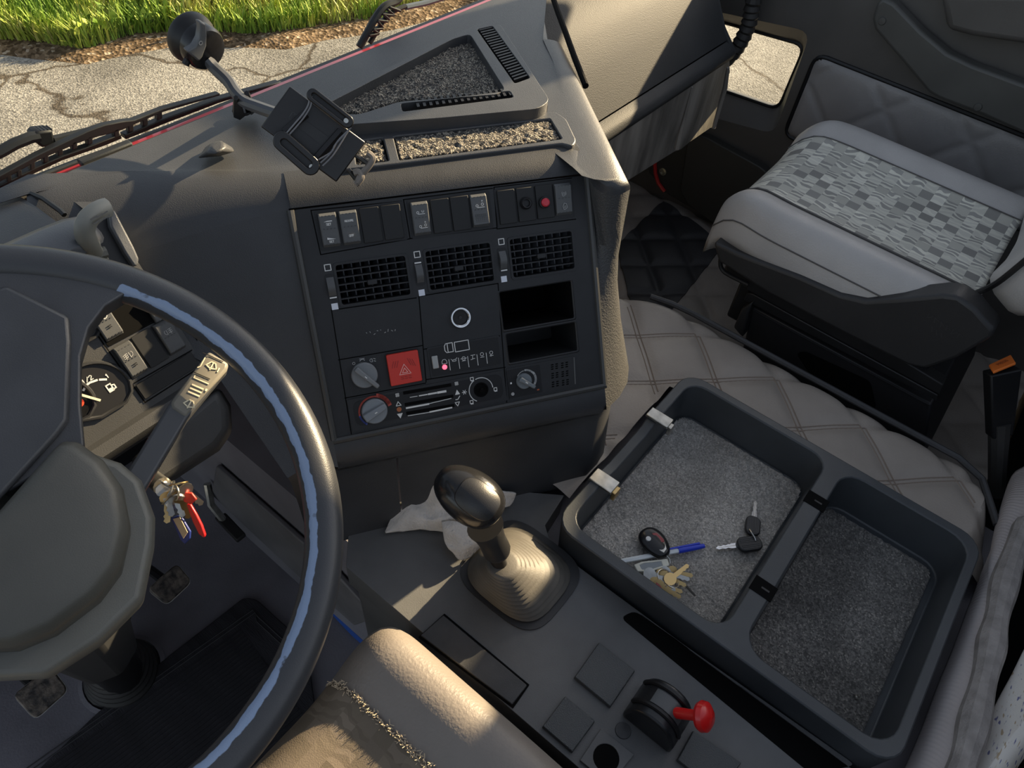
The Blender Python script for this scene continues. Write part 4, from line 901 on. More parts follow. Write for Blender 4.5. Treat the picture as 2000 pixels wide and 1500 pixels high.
# ledge and knee panel under the face
bm = B(); loft(bm, [[V((x, CF.p(0, b, c).y, CF.p(0, b, c).z)) for b, c in ((y_bot, 0), (y_bot + .004, .007), (y_bot + .016, .010), (y_bot + .024, .004), (y_bot + .030, -.02), (y_bot + .045, -.06))] for x in (-.5, -.2, .1, .262)], False, False); obj('knee_panel', bm, FACE, ip, smooth=45)
bm = B(); k0 = Yp(395, 860, .60); taper(bm, [CF.at(x, y, -.02) for x, y in ((250, 900), (428, 752), (452, 790), (456, 845), (430, 882), (310, 960))], [CF.at(x, y, .015) for x, y in ((256, 902), (424, 762), (444, 796), (446, 840), (424, 872), (312, 948))]); obj('column_cowl', bm, FACE, ip, .008, 3)
# hood with its right-hand end
HOOD = mat('hood_plastic', (.085, .090, .098), .38, bump=.15, bscale=900, var=.08, vscale=12)
zz = [(.708, .972), (.700, .984), (.685, .990), (.662, .989), (.650, .983), (.648, .974), (.66, .968), (.70, .955)]
bm = B(); secs = []
for x, s in ((-.5, 1), (.10, 1), (.19, 1), (.213, .96), (.226, .84), (.233, .6)):
    secs.append([V((x, .70 + (y - .70) * s, .955 + (z - .955) * s)) for y, z in zz])
loft(bm, secs, True, True); obj('hood', bm, HOOD, ip, smooth=50)
pts = [(212, 404), (226, 412), (240, 440), (262, 482), (272, 505), (270, 518), (262, 521), (244, 494), (216, 442)]
bm = B(); prism(bm, [CF.at(x, y, .022) for x, y in pts], CF.n * -.05); obj('hood_end', bm, HOOD, ip, .005, 3)
bm = B(); prism(bm, [CF.at(x, y, .012) for x, y in ((160, 470), (205, 420), (216, 442), (262, 521), (215, 540), (120, 560), (120, 500))], CF.n * -.012); obj('hood_recess', bm, BLACK, ip)
# hand lever with bent grip
lv = thing('hand_lever', CF.at(190, 505, 0), 'grey bent hand lever standing in front of the instrument hood', 'lever')
path = [CF.at(198, 514, .050), CF.at(184, 492, .070), CF.at(171, 470, .082), CF.at(165, 450, .088), CF.at(171, 430, .092), CF.at(185, 416, .092), CF.at(200, 408, .090), CF.at(212, 405, .088)]
bm = B(); tube(bm, smoothpath(path, 4), [.0085] * 6 + [.0095] * 14 + [.0095] * 8 + [.008], 10, flat=.75); obj('grip', bm, mat('lever_grip', (.20, .20, .175), .42, var=.12, vscale=30), lv)
bm = B(); tube(bm, [CF.at(180, 499, .068), CF.at(207, 492, .068)], .006, 8); obj('collar', bm, GREYP, lv)
bm = B(); tube(bm, [CF.at(148, 494, .050), CF.at(166, 480, .055), CF.at(186, 500, .060)], .005, 8); obj('linkage', bm, KNOBM, lv)
bm = B()
for k in range(3): g3 = Fr(CF.at(187 + k * 10, 431 - k * 5, .1015), CF.u, CF.v, CF.n); strokes(bm, g3, [[(-.003, -.002), (.003, -.003)], [(-.003, .002), (.003, .001)]], .0012, .0006)
obj('worn_lettering', bm, mat('dark_lettering', (.08, .08, .075), .6), lv)

# ------------------------------------------------------------------ steering wheel
WT = R(28)
WF = Fr((0.003, .437, .932), (1, 0, 0), (0, math.cos(WT), math.sin(WT)), (0, -math.sin(WT), math.cos(WT)))
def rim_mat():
    m = WHEELM.copy(); m.name = 'worn_rim_sky_sheen'; t = m.node_tree; n = t.nodes; L = t.links; b = n['Principled BSDF']
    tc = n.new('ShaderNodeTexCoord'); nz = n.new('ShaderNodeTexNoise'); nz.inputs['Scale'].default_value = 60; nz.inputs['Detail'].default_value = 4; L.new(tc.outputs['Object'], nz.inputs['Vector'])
    at_ = n.new('ShaderNodeAttribute'); at_.attribute_name = 'wear_sheen'
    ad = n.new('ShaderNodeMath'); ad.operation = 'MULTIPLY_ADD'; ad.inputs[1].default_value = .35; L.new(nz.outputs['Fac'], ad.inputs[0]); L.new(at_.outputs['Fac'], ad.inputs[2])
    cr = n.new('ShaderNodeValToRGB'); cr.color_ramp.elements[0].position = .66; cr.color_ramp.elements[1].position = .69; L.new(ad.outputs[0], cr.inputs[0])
    mx = n.new('ShaderNodeMix'); mx.data_type = 'RGBA'; mx.inputs[6].default_value = (.040, .042, .046, 1); mx.inputs[7].default_value = (.22, .29, .42, 1); L.new(cr.outputs[0], mx.inputs[0]); L.new(mx.outputs[2], b.inputs['Base Color'])  # worn patches, with the blue sky reflection painted into their base colour
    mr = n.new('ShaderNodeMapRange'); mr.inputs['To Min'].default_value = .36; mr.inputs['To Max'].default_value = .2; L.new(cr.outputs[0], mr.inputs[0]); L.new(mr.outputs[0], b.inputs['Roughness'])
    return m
sw = thing('steering_wheel', (0, .437, .90), 'large dark grey steering wheel with a worn shiny rim', 'steering wheel')
bm = B(); NR, NS = 144, 20; lay = bm.verts.layers.float.new('wear_sheen'); rows = []
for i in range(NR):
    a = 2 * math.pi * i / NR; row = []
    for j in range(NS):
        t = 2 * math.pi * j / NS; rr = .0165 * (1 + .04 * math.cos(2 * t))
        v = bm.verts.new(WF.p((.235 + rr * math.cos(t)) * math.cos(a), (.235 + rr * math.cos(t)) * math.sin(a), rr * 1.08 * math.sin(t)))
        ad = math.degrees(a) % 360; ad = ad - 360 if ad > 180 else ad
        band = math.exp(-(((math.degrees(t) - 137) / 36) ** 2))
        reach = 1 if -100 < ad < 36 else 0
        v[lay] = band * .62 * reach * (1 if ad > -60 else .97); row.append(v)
    rows.append(row)
for i in range(NR):
    for j in range(NS): bm.faces.new((rows[i][j], rows[(i + 1) % NR][j], rows[(i + 1) % NR][(j + 1) % NS], rows[i][(j + 1) % NS]))
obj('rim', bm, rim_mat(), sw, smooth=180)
def wl(px, py, c=0): return WF.loc(px, py, c)
# spokes: from the hub plate out to the rim at ten and two
for s in (1, -1):
    bm = B()
    def arc(a0, a1, r, n=8): return [(r * math.cos(R(a0 + (a1 - a0) * k / n)), r * math.sin(R(a0 + (a1 - a0) * k / n))) for k in range(n + 1)]
    sp2 = [(.02, .03), (.079, .028), (.098, .060), (.122, .094), (.142, .112), (.164, .122), (.196, .124)] + arc(33, 66, .235, 8) + [(.082, .190), (.04, .10), (.0, .06)]
    taper(bm, [WF.p(s * a, b, -.012) for a, b in sp2], [WF.p(s * a, b, .010) for a, b in sp2]); obj('spoke', bm, WHEELM, sw, .009, 3, smooth=50)
    pp = [(0, .024), (.020, .030), (.070, .046), (.083, .052), (.124, .108), (.136, .128), (.115, .176), (.100, .178), (.04, .105), (0, .07)]
    taper(bm2 := B(), [WF.p(s * a, b, .008) for a, b in pp], [WF.p(s * (a * .975 + .0012), b * .975 + .0012, .0165) for a, b in pp]); obj('horn_pad', bm2, WHEELM, sw, .003, 2)
hub = [(0, .018), (.036, .030), (.070, .041), (.078, .034), (.083, .010), (.080, -.018), (.066, -.046), (.042, -.068), (.018, -.076)]
hub = hub + [(-a, b) for a, b in hub[:0:-1]]
bm = B(); H0 = [WF.p(a, b, -.03) for a, b in hub]; H1 = [WF.p(a, b, .012) for a, b in hub]; H2 = [WF.p(a * .9, b * .9, .022) for a, b in hub]; H3 = [WF.p(a * .55, b * .55, .027) for a, b in hub]
loft(bm, [H0, H1, H2, H3], True, True); obj('hub_pad', bm, HUBM, sw, .004, 3, smooth=60)

# ------------------------------------------------------------------ steering column
sc = thing('steering_column', (0, .79, 0), 'grey steering column shroud above a ribbed rubber floor boot', 'steering column')
def wpoly(pts, c): return [wl(x, y, c) for x, y in pts]
def mirror_poly(pts):
    r_ = pts; return r_ + [(-a, b) for a, b in r_[::-1]]
up = [(0, .055), (.05, .050), (.080, .034), (.094, .010), (.097, -.012), (.086, -.044), (.072, -.062), (.040, -.092), (0, -.097)]
up = up + [(-a, b) for a, b in up[-2:0:-1]]
bm = B(); loft(bm, [[WF.p(a, b, -.026) for a, b in up], [WF.p(a * 1.04, b * 1.04, -.036) for a, b in up], [WF.p(a * 1.04, b * 1.04, -.075) for a, b in up], [WF.p(a * .9, b * .9, -.085) for a, b in up]]); obj('upper_shroud', bm, GREYP, sc, .004, 3)
lo = wpoly([(205, 925), (226, 938), (262, 985), (297, 1030), (301, 1048), (264, 1130), (252, 1146), (214, 1150)], -.052)
bm = B(); prism(bm, [WF.p(a, b, -.052) for a, b in lo], WF.n * -.05); obj('switch_housing', bm, GREYP, sc, .004, 3)
cax = (V((0, .79, .0)) - V((0, .47, .86))).normalized()
bm = B(); tube(bm, [V((0, .475, .85)), V((0, .56, .62)), V((0, .66, .36))], [.075, .06, .05], 8); obj('lower_shroud', bm, FACE, sc, .006)
bm = B(); tube(bm, [V((0, .62, .46)), V((0, .79, .0))], .036, 14); obj('column_tube', bm, BLACK, sc)
bk = [(150, 1280), (128, 1268), (206, 1232), (214, 1180), (255, 1165), (262, 1182), (252, 1232), (200, 1286)]
bm = B(); c0 = V((0, .68, .33)); FB = Fr(c0, (1, 0, 0), (0, .5, .866), (0, -.866, .5)); plate_holes(bm, [FB.at(x, y) for x, y in bk[::1]], [roundpoly([FB.at(x, y) for x, y in ((165, 1268), (222, 1206), (224, 1224), (196, 1272))], .008, 2)], FB.n, .02); obj('bracket', bm, BLACK, sc, .002)
bm = B(); prof = []
for k in range(25): prof.append((.062 - .026 * k / 24 + (.004 if k % 4 < 2 else -.002), .005 + k * .0065))
lathe(bm, prof, V((0, .80, 0)), (0, -.30, .95), 28); obj('floor_boot', bm, RUBBER, sc)
bm = B(); lathe(bm, [(.076, 0), (.076, .006), (.068, .008), (.066, 0)], V((0, .80, .001)), (0, 0, 1), 32, False); obj('boot_flange', bm, FLOORM, sc)
# wiper stalk
stk = [(408, 684.5), (448, 709), (444.5, 722), (366, 818), (274, 972), (240, 985), (216, 972), (331, 786)]
cst = -.046
bm = B(); prism(bm, [WF.at(x, y, cst) for x, y in stk], WF.n * -.016); st = obj('stalk', bm, mat('stalk_plastic', (.060, .062, .066), .32), sc, .003, 3)
blk = [(408, 685), (447.5, 709), (444, 722), (362, 815), (334, 797), (333, 785)]
bm = B(); prism(bm, [WF.at(x, y, cst + .0015) for x, y in blk], WF.n * -.0185); sb = obj('stalk_end', bm, mat('stalk_end_plastic', (.20, .185, .15), .5, var=.15, vscale=40), st, .003, 2)
o_ = WF.at(388, 748, cst + .002); q_ = WF.at(408, 712, cst + .002); ux = (q_ - o_).normalized(); SFm = Fr(o_, ux, WF.n.cross(ux), WF.n)
bm = B()
strokes(bm, SFm, [[(.030, -.010), (.030, .010)], [(.008, -.007), (.008, .008)]], .0008); obj('groove_lines', bm, BLACK, sb)
bm = B(); wip = lambda cx, cy, s: [[(cx, cy + .005 * s), (cx + .005 * s, cy + .002 * s), (cx + .005 * s, cy - .002 * s), (cx, cy - .005 * s), (cx - .002 * s, cy), (cx, cy + .005 * s)], [(cx - .003 * s, cy), (cx + .005 * s, cy)]]
strokes(bm, SFm, wip(.020, -.003, 1) + [[(.016, .006), (.026, .006)], [(.016, .006), (.014, .0075)], [(.018, -.010), (.022, -.010)]] + [[(.003, -.008), (.003, .006)], [(.003, .006), (.005, .006)]], .0011)
strokes(bm, SFm, [[(-.004 - .004 * k, -.006), (-.004 - .004 * k, .004)] for k in range(3)], .0016); strokes(bm, SFm, [[(-.004, -.009), (-.003, -.009)]], .0018); strokes(bm, SFm, wip(-.024, -.002, 1.0), .0011)
obj('stalk_icons', bm, GOLD, sb)

# ------------------------------------------------------------------ keys hanging from the ignition
kb = thing('ignition_keys', V((.155, .53, .66)), 'bunch of keys with red and blue tags hanging from the ignition', 'keys')
KC = .78
def kd(px, py, t=KC): return Dp(px, py, t)
bm = B(); tube(bm, [kd(298, 935, .80), kd(318, 950)], .010, 12); obj('ignition_lock', bm, STEEL, kb)
for k, (x, y, r_, tl) in enumerate(((335, 950, .011, .3), (348, 945, .009, 1.2), (328, 962, .013, 2.0), (342, 962, .008, 2.8))):
    c = kd(x, y, KC - .004 * k); bm = B(); n_ = V((math.cos(tl), math.sin(tl) * .6, .5)).normalized(); xx = n_.orthogonal().normalized(); yy = n_.cross(xx)
    tube(bm, [c + (xx * math.cos(t * .3927) + yy * math.sin(t * .3927)) * r_ for t in range(16)], .0012, 6, closed=True); obj('key_ring', bm, BRASS if k == 1 else STEEL, kb)
def keyshape(bm, a, b, w=.011, th=.0022, up=None):
    a, b = V(a), V(b); d = (b - a); L_ = d.length; d.normalize(); n_ = (CAM - a).normalized(); n_ = (n_ - d * n_.dot(d)).normalized(); s = d.cross(n_)
    f = Fr(a, d, s, n_); hd = [(L_ * .4 * .5 + L_ * .21 * math.cos(t * .5236), w * math.sin(t * .5236)) for t in range(12)]
    prism(bm, [f.p(x, y) for x, y in hd], n_ * th)
    bl = [(L_ * .38, -.0035), (L_ * .95, -.0035), (L_, 0), (L_ * .93, .003), (L_ * .85, .002), (L_ * .78, .0035), (L_ * .7, .002), (L_ * .6, .0035), (L_ * .38, .0035)]
    prism(bm, [f.p(x, y, .0004) for x, y in bl], n_ * (th * .6)); return f
for k, (p, q, m) in enumerate((((318, 945), (336, 1010), STEEL), ((330, 960), (325, 1022), BRASS), ((340, 955), (356, 1010), STEEL), ((350, 958), (368, 1012), BRASS), ((352, 950), (394, 985), STEEL), ((345, 965), (347, 1005), STEEL))):
    bm = B(); keyshape(bm, kd(*p, KC - .003 * k), kd(*q, KC + .006 * k - .01), .009); obj('key', bm, m, kb)
bm = B(); c = [kd(*p, .785) for p in ((333, 1012), (352, 1005), (372, 1038), (371, 1052), (360, 1063), (352, 1055))]; prism(bm, c, CK * .003); tg = obj('blue_tag', bm, mat('navy_plastic', (.015, .03, .18), .4), kb, .001); tg['label'] = 'blue framed tag with pale paper'
bm = B(); c = [kd(*p, .783) for p in ((338, 1014), (351, 1010), (366, 1040), (358, 1052))]; prism(bm, c, CK * .001); obj('tag_paper', bm, mat('tan_paper', (.50, .38, .24), .8), tg)
bm = B(); c = [kd(*p, .775) for p in ((363, 985), (371, 983), (384, 1005), (394, 1025), (401, 1045), (398, 1051), (388, 1044), (376, 1020))]; prism(bm, c, CK * .004); tg = obj('red_tag', bm, REDB, kb, .0012); tg['label'] = 'long narrow red tag'
bm = B(); c = [kd(*p, .772) for p in ((356, 962), (374, 962), (384, 975), (372, 986), (358, 980))]; prism(bm, c, CK * .003); obj('red_key_head', bm, REDP, kb, .001)

# ------------------------------------------------------------------ pedals, floor mat, edging
def pedal(name, lab, pts, arm, z):
    p = [Zp(x, y, z) for x, y in pts]; c = sum(p, V((0, 0, 0))) / len(p)
    t = thing(name, V((c.x, c.y, 0)), lab, 'pedal')
    nn = V((0, -.45, .9)).normalized(); F_ = Fr(c, (1, 0, 0), nn.cross(V((1, 0, 0))), nn)
    q = [F_.at(x, y) for x, y in pts]; bm = B(); prism(bm, roundpoly(q, .010, 3), nn * -.014)
    obj('pad', bm, mat('worn_pedal_rubber', (.030, .027, .024), .5, col2=(.22, .18, .14), vscale=90, bump=.6, bscale=160, detail=4), t, .002)
    e = [(a + (c - a) * -.04) for a in q]; bm = B(); prism(bm, [x + nn * -.010 for x in roundpoly(e, .012, 3)], nn * -.006); obj('backing_plate', bm, STEEL, t)
    bm = B(); tube(bm, [Zp(*arm[0], z - .02), c + nn * -.014], .009, 8); obj('arm', bm, BLACK, t); return t
pedal('brake_pedal', 'worn square brake pedal to the right of the column', [(288, 1150), (345, 1100), (375, 1135), (326, 1181)], [(255, 1085)], .14)
pedal('clutch_pedal', 'worn square clutch pedal at the left edge of the footwell', [(24, 1358), (98, 1302), (133, 1348), (68, 1406)], [(35, 1310)], .14)
t = thing('accelerator_pedal', Zp(455, 1015, 0), 'dark accelerator pedal against the tunnel wall', 'pedal')
bm = B(); prism(bm, [Zp(x, y, .09) for x, y in ((418, 1010), (440, 1000), (480, 1042), (462, 1056))], (0, 0, -.012)); obj('pad', bm, RUBBER, t, .003)
bm = B(); tube(bm, [Zp(405, 945, .16), Zp(412, 985, .12), Zp(440, 1020, .08)], .008, 8); obj('arm', bm, STEEL, t)
mt = thing('floor_mat', Zp(330, 1360, 0), 'black ribbed floor mat with a stitched border in the driver footwell', 'mat')
mp = [Zp(x, y, .006) for x, y in ((478, 1168), (502, 1172), (600, 1262), (640, 1560), (20, 1560), (200, 1385))]
bm = B(); prism(bm, roundpoly(mp, .03, 4), (0, 0, .005)); obj('mat_body', bm, MATM, mt, .002)
e0, e1 = mp[0], mp[5]
for sh in (.012, .020):
    bm = B(); ins_ = [Zp(x, y, .0115) for x, y in ((486, 1184), (505, 1188), (592, 1268))]; dd_ = (Zp(200, 1385, .0115) - Zp(486, 1184, .0115)).normalized()
    tube(bm, [ins_[0] + dd_ * .55 + V((.02, -sh, 0)), ins_[0] + V((0, -sh, 0)), ins_[1] + V((-sh, -sh, 0)), ins_[2] + V((-sh, 0, 0))], .0013, 5); obj('border_stitch', bm, mat('grey_stitch', (.05, .048, .05), .8), mt)
RIB = mat('mat_rib', (.022, .021, .023), .7)
fr_ = None; base_ = Zp(470, 1230, .011); dd_ = (Zp(200, 1385, .011) - Zp(486, 1184, .011)).normalized(); nn_ = V((dd_.y, -dd_.x, 0)); nn_ = nn_ if nn_.y < 0 else -nn_
for k in range(40):
    a = base_ + nn_ * (k * .0085)
    if fr_ is None:
        bm = B(); prism(bm, [a - nn_ * .002, a + dd_ * .62 - nn_ * .002, a + dd_ * .62 + nn_ * .002, a + nn_ * .002], (0, 0, .0016)); fr_ = obj('rib', bm, RIB, mt)
    else: dup_shift(fr_, mt, nn_ * (k * .0085))
bm = B(); tube(bm, [V((Zp(395, 955, .01).x, 1.06, .006)), Zp(480, 1035, .006), Zp(600, 1142, .006), Zp(690, 1236, .006), V((.335, .40, .006))], .006, 6); tag(obj('blue_edging', bm, BLUEE), 'thin blue edging strip along the foot of the tunnel wall', 'edging')
# ------------------------------------------------------------------ phone mount
pm = thing('phone_mount', Zp(490, 222, .949), 'black phone holder on a bent arm with a suction cup on the windscreen', 'phone holder')
cc = Yp(392, 88, .828); gn = V((0, -.985, -.17)).normalized()
bm = B(); lathe(bm, [(.030, -.022), (.031, -.019), (.030, -.012), (.026, -.002)], cc, gn, 36); obj('suction_cup', bm, BLACK, pm)
CFm = Fr(cc, V((1, 0, 0)), gn.cross(V((1, 0, 0))), gn)
bm = B(); lathe(bm, [(.0265, -.004), (.0265, .008), (.024, .013), (.018, .016), (.0001, .017)], cc, gn, 36, False); obj('cup_cap', bm, mat('gloss_black', (.010, .010, .011), .22), pm)
lev = [(391, 43), (403, 47), (405, 70), (404, 90), (396, 112), (389, 121), (366, 101), (381, 92), (390, 76), (393, 58)]
bm = B(); prism(bm, [CFm.at(x, y, .020) for x, y in lev], gn * -.010); lv_ = obj('lock_lever', bm, mat('lever_grey', (.10, .105, .11), .35), pm, .002)
bm = B(); g = Fr(CFm.at(392, 84, .020), CFm.u, CFm.v, gn); strokes(bm, g, [circ(0, 0, .0022, 10)], .0008); obj('lever_mark', bm, PRINTG, lv_)
bm = B(); tube(bm, [CFm.at(372, 105, .004), CFm.at(362, 126, .004)], .0045, 8); obj('release_tab', bm, BLACK, pm)
arm = [CFm.at(404, 116, .012), Zp(420, 134, 1.012), Zp(447, 160, 1.005), Zp(462, 183, 1.0), Zp(480, 200, .998), Zp(505, 210, 1.0), Zp(545, 224, 1.004)]
bm = B(); tube(bm, smoothpath(arm, 5), .0075, 10); obj('arm', bm, mat('arm_plastic', (.055, .06, .07), .35), pm)
bm = B(); foot = [Zp(x, y, .949) for x, y in ((453, 220), (461, 213), (492, 211), (498, 219), (484, 227), (463, 229))]; prism(bm, foot, (0, 0, .004)); obj('foot', bm, BLACK, pm, .0015)
for (a, b) in (((466, 222), (461, 191)), ((489, 212), (482, 182))):
    bm = B(); p, q = Zp(*a, .951), Zp(*b, 1.006); tube(bm, [p, p.lerp(q, .6), q], [.008, .005, .003], 6); obj('foot_fin', bm, BLACK, pm)
# holder plate
hc = Dp(612, 262, .80); hx = (Dp(714.5, 278, .80) - Dp(566, 168, .80)).normalized(); hn = -ray(612, 262).normalized(); hx = (hx - hn * hx.dot(hn)).normalized(); HF = Fr(hc, hx, hn.cross(hx), hn)
def hp2(pts, c): return [HF.at(x, y, c) for x, y in pts]
HB_ = mat('holder_black', (.012, .011, .011), .3, bump=.08, bscale=900)
bm = B(); prism(bm, hp2([(566, 168), (714.5, 278), (657, 356), (509, 247.5)], 0), hn * -.010); hold = obj('holder_plate', bm, HB_, pm, .0015)
bm = B(); prism(bm, roundpoly(hp2([(592, 232), (671, 289), (659, 306), (580, 247)], .0), .003, 2), hn * .0012); obj('centre_pad', bm, mat('pad_dark', (.02, .02, .021), .45), hold)
bm = B(); g = Fr(HF.at(574, 229, 0), HF.u, HF.v, hn); strokes(bm, g, [circ(0, 0, .0055, 4, 45, 405)], .0009); strokes(bm, g, [circ(0, 0, .0028, 8, 100, 380), [(.0028, 0), (.0028, .0028)]], .0009); obj('embossed_mark', bm, mat('emboss_black', (.035, .035, .036), .4), hold)
def clamp(a, b, w):
    A_, B_ = HF.at(*a, .018), HF.at(*b, .018); d = (B_ - A_).normalized(); s = hn.cross(d); f = Fr((A_ + B_) / 2, d, s, hn); L_ = (B_ - A_).length + w
    out = [f.p(x, y) for x, y in rrect(L_, w, w * .48, 6)]; inn = [f.p(x, y) for x, y in rrect(L_ - w * .8, w * .36, w * .17, 6)]
    bm = B(); plate_holes(bm, out, [inn], hn, .010); plate_holes(bm, [p - hn * .010 for p in inn], [], hn, 0) if False else None
    c = obj('clamp', bm, HB_, hold, .0012)
    bm = B(); prism(bm, [p - hn * .009 for p in out], hn * -.002); obj('clamp_back', bm, HB_, c)
    bm = B(); tube(bm, [f.p(L_ * .36, 0, -.006), f.p(L_ * .36, 0, -.003)], .003, 10); obj('clamp_screw', bm, STEEL, c); return c
clamp((553, 277), (605, 323), .021); clamp((612, 186), (678, 237), .014)
for y0, y1 in (((598, 222), (556, 258)), ((666, 256), (618, 310))):
    bm = B(); a, b = HF.at(*y0, .0), HF.at(*y1, .0); tube(bm, [a + hn * .004, b + hn * .004], .005, 6); obj('clamp_rod', bm, HB_, hold)
for k, pts in enumerate((((606, 186), (602, 205), (592, 222), (577, 240), (558, 262)), ((609, 188), (607, 206), (596, 226), (580, 246), (562, 266)), ((683, 252), (660, 275), (645, 300), (626, 318)), ((680, 256), (664, 282), (648, 306), (630, 324)), ((686, 249), (655, 282), (648, 296), (622, 312)))):
    bm = B(); tube(bm, smoothpath([HF.at(x, y, .016) for x, y in pts], 5), .0009, 6); obj('wire', bm, mat('grey_wire', (.16, .16, .17), .4), hold)
for a, b in (((694, 302), (722, 322)), ((680, 330), (697, 352))):
    bm = B(); tube(bm, [HF.at(*a, -.004), HF.at(*b, -.004)], .0028, 8); obj('foot_rod', bm, HB_, hold)
HK = mat('hook_grey', (.16, .14, .12), .4)
bm = B(); tube(bm, smoothpath([HF.at(x, y, -.002) for x, y in ((718, 298), (728, 308), (722, 322), (712, 334), (703, 342), (698, 356), (694, 360))], 4), .0038, 8); obj('foot_hook', bm, HK, hold)
bm = B(); tube(bm, smoothpath([HF.at(x, y, -.001) for x, y in ((690, 338), (700, 336), (706, 346), (698, 358))], 4), .0038, 8); obj('foot_hook', bm, HK, hold)

# ------------------------------------------------------------------ wipers outside the glass
WYP = .905
def wp(px, py, y=WYP): return Yp(px, py, y)
WB = mat('wiper_black', (.012, .013, .015), .55)
wa = thing('windscreen_wiper', wp(300, 262), 'long black wiper blade lying along the foot of the windscreen', 'wiper')
def bar(par, name, a, b, w, m=WB, th=.008):
    a, b = V(a), V(b); d = (b - a).normalized(); s = V((0, -.2, 1)); s = (s - d * s.dot(d)).normalized(); n_ = d.cross(s)
    bm = B(); prism(bm, [a - s * w / 2, b - s * w / 2, b + s * w / 2, a + s * w / 2], n_ * th); return obj(name, bm, m, par, .001)
def wprism(par, name, pts, th, m=WB, y=WYP, bev=.0012):
    bm = B(); prism(bm, [wp(px_, py_, y) for px_, py_ in pts], (0, th, 0)); return obj(name, bm, m, par, bev)
wprism(wa, 'blade_spine', [(-40, 366), (0, 343), (75, 302), (151, 266), (172, 256), (205, 244), (242, 237), (262, 235), (320, 212), (430, 182), (430, 187), (320, 219), (262, 244), (240, 254), (215, 262), (190, 268), (165, 276), (151, 281), (75, 314), (0, 356), (-40, 378)], .010)
wprism(wa, 'blade_body', [(-40, 384), (0, 362), (75, 325), (125, 304), (170, 288), (236, 262), (239, 271), (205, 285), (122, 314), (60, 343), (0, 371), (-40, 393)], .012, BLACK)
wprism(wa, 'blade_body', [(244, 264), (330, 229), (430, 193), (520, 168), (548, 160), (549, 164), (430, 201), (330, 239), (246, 273)], .012, BLACK)
for (x0, y0) in ((18, 352), (38, 342), (64, 326), (90, 312), (118, 298), (146, 286), (176, 276), (228, 262), (256, 252), (284, 240), (312, 228)): wprism(wa, 'rung', [(x0 - 5, y0 - 8), (x0 + 5, y0 - 12), (x0 + 6, y0 + 4), (x0 - 4, y0 + 8)], .008)
wprism(wa, 'blade_rubber', [(-40, 392), (0, 374), (160, 312), (215, 292), (320, 252), (440, 207), (552, 161), (556, 164), (440, 213), (320, 259), (215, 299), (160, 320), (0, 384), (-40, 402)], .008, mat('wiper_grey', (.05, .055, .058), .45))
bm = B(); tube(bm, [wp(x, y, WYP + .02) for x, y in ((-40, 314), (0, 297), (28, 281), (58, 269), (75, 266))], .007, 8); obj('wiper_arm', bm, WB, wa)
bm = B(); tube(bm, [wp(x, y, WYP + .02) for x, y in ((104, 274), (130, 268), (168, 259))], .006, 8); obj('wiper_arm', bm, WB, wa)
wprism(wa, 'pivot_block', [(66, 266), (74, 257), (104, 254), (107, 272), (111, 284), (98, 286), (84, 290), (72, 279)], .02, BLACK, WYP + .015, .003)
for k_ in range(4): wprism(wa, 'pivot_tooth', [(76 + k_ * 7, 259 - k_), (80 + k_ * 7, 254 - k_), (82 + k_ * 7, 259 - k_)], .012, BLACK, WYP + .017, 0)
wb2 = thing('windscreen_wiper', wp(740, 40), 'black wiper arm with lattice rising at the centre of the windscreen', 'wiper')
bm = B(); tube(bm, smoothpath([wp(x, y) for x, y in ((702, 92), (716, 66), (735, 32), (752, 12), (775, 2), (790, -16))], 5), .006, 8); obj('wiper_arm', bm, WB, wb2)
bm = B(); tube(bm, smoothpath([wp(x, y) for x, y in ((722, 84), (738, 58), (752, 36), (768, 22), (792, 12))], 5), .004, 8); obj('lower_rail', bm, WB, wb2)
for p, q in (((716, 66), (735, 62)), ((724, 54), (742, 52)), ((724, 54), (736, 62)), ((733, 36), (752, 38)), ((733, 36), (744, 50)), ((742, 24), (764, 26)), ((744, 24), (756, 34)), ((756, 10), (778, 18)), ((752, 14), (766, 26))): bar(wb2, 'lattice', wp(*p), wp(*q), .004)
bm = B(); tube(bm, [wp(792, 14), wp(830, 6), wp(870, -6)], .005, 8); obj('washer_pipe', bm, mat('washer_grey', (.12, .14, .16), .4), wb2)

bm = B(); prism(bm, [Yp(x, y, .866) for x, y in ((158, 318), (216, 295), (259, 278), (263, 290), (222, 307), (166, 331))], (0, .012, 0)); tag(obj('rubber_stop', bm, RUBBER, bevel=.002), 'short black rubber stop at the foot of the windscreen behind the wiper blade', 'stop')
# ------------------------------------------------------------------ console plate on the tunnel
CZ = .47
con = thing('gear_console', (.4, .1, .415), 'dusty dark grey console plate around the gear lever', 'console')
slot = roundpoly([Zp(1212, 1206, CZ), Zp(1240, 1192, CZ), Zp(1672, 1494, CZ), Zp(1585, 1512, CZ)], .010, 4)
cpoly = [V((.288, -.34, CZ)), V((.512, -.34, CZ)), V((.512, .232, CZ)), V((.535, .262, CZ)), V((.60, .272, CZ)), V((.55, .34, CZ)), V((.40, .475, CZ)), V((.325, .475, CZ)), V((.288, .44, CZ))]
bm = B(); plate_holes(bm, cpoly, [slot], (0, 0, 1), .055); obj('console_top', bm, CONS, con, .006, 3)
bm = B(); loft(bm, [[p - V((0, 0, .001)) for p in slot], [p - V((0, 0, .10)) for p in slot]], True, True); bmesh.ops.reverse_faces(bm, faces=bm.faces)
obj('slot_well', bm, VOID, con)
bm = B(); taper(bm, [V((.300, -.34, .0)), V((.36, -.34, .0)), V((.36, .47, .0)), V((.300, .43, .0))], [V((.290, -.34, .46)), V((.36, -.34, .46)), V((.36, .47, .46)), V((.290, .43, .46))]); obj('console_side', bm, CONS, con, .01, 3)
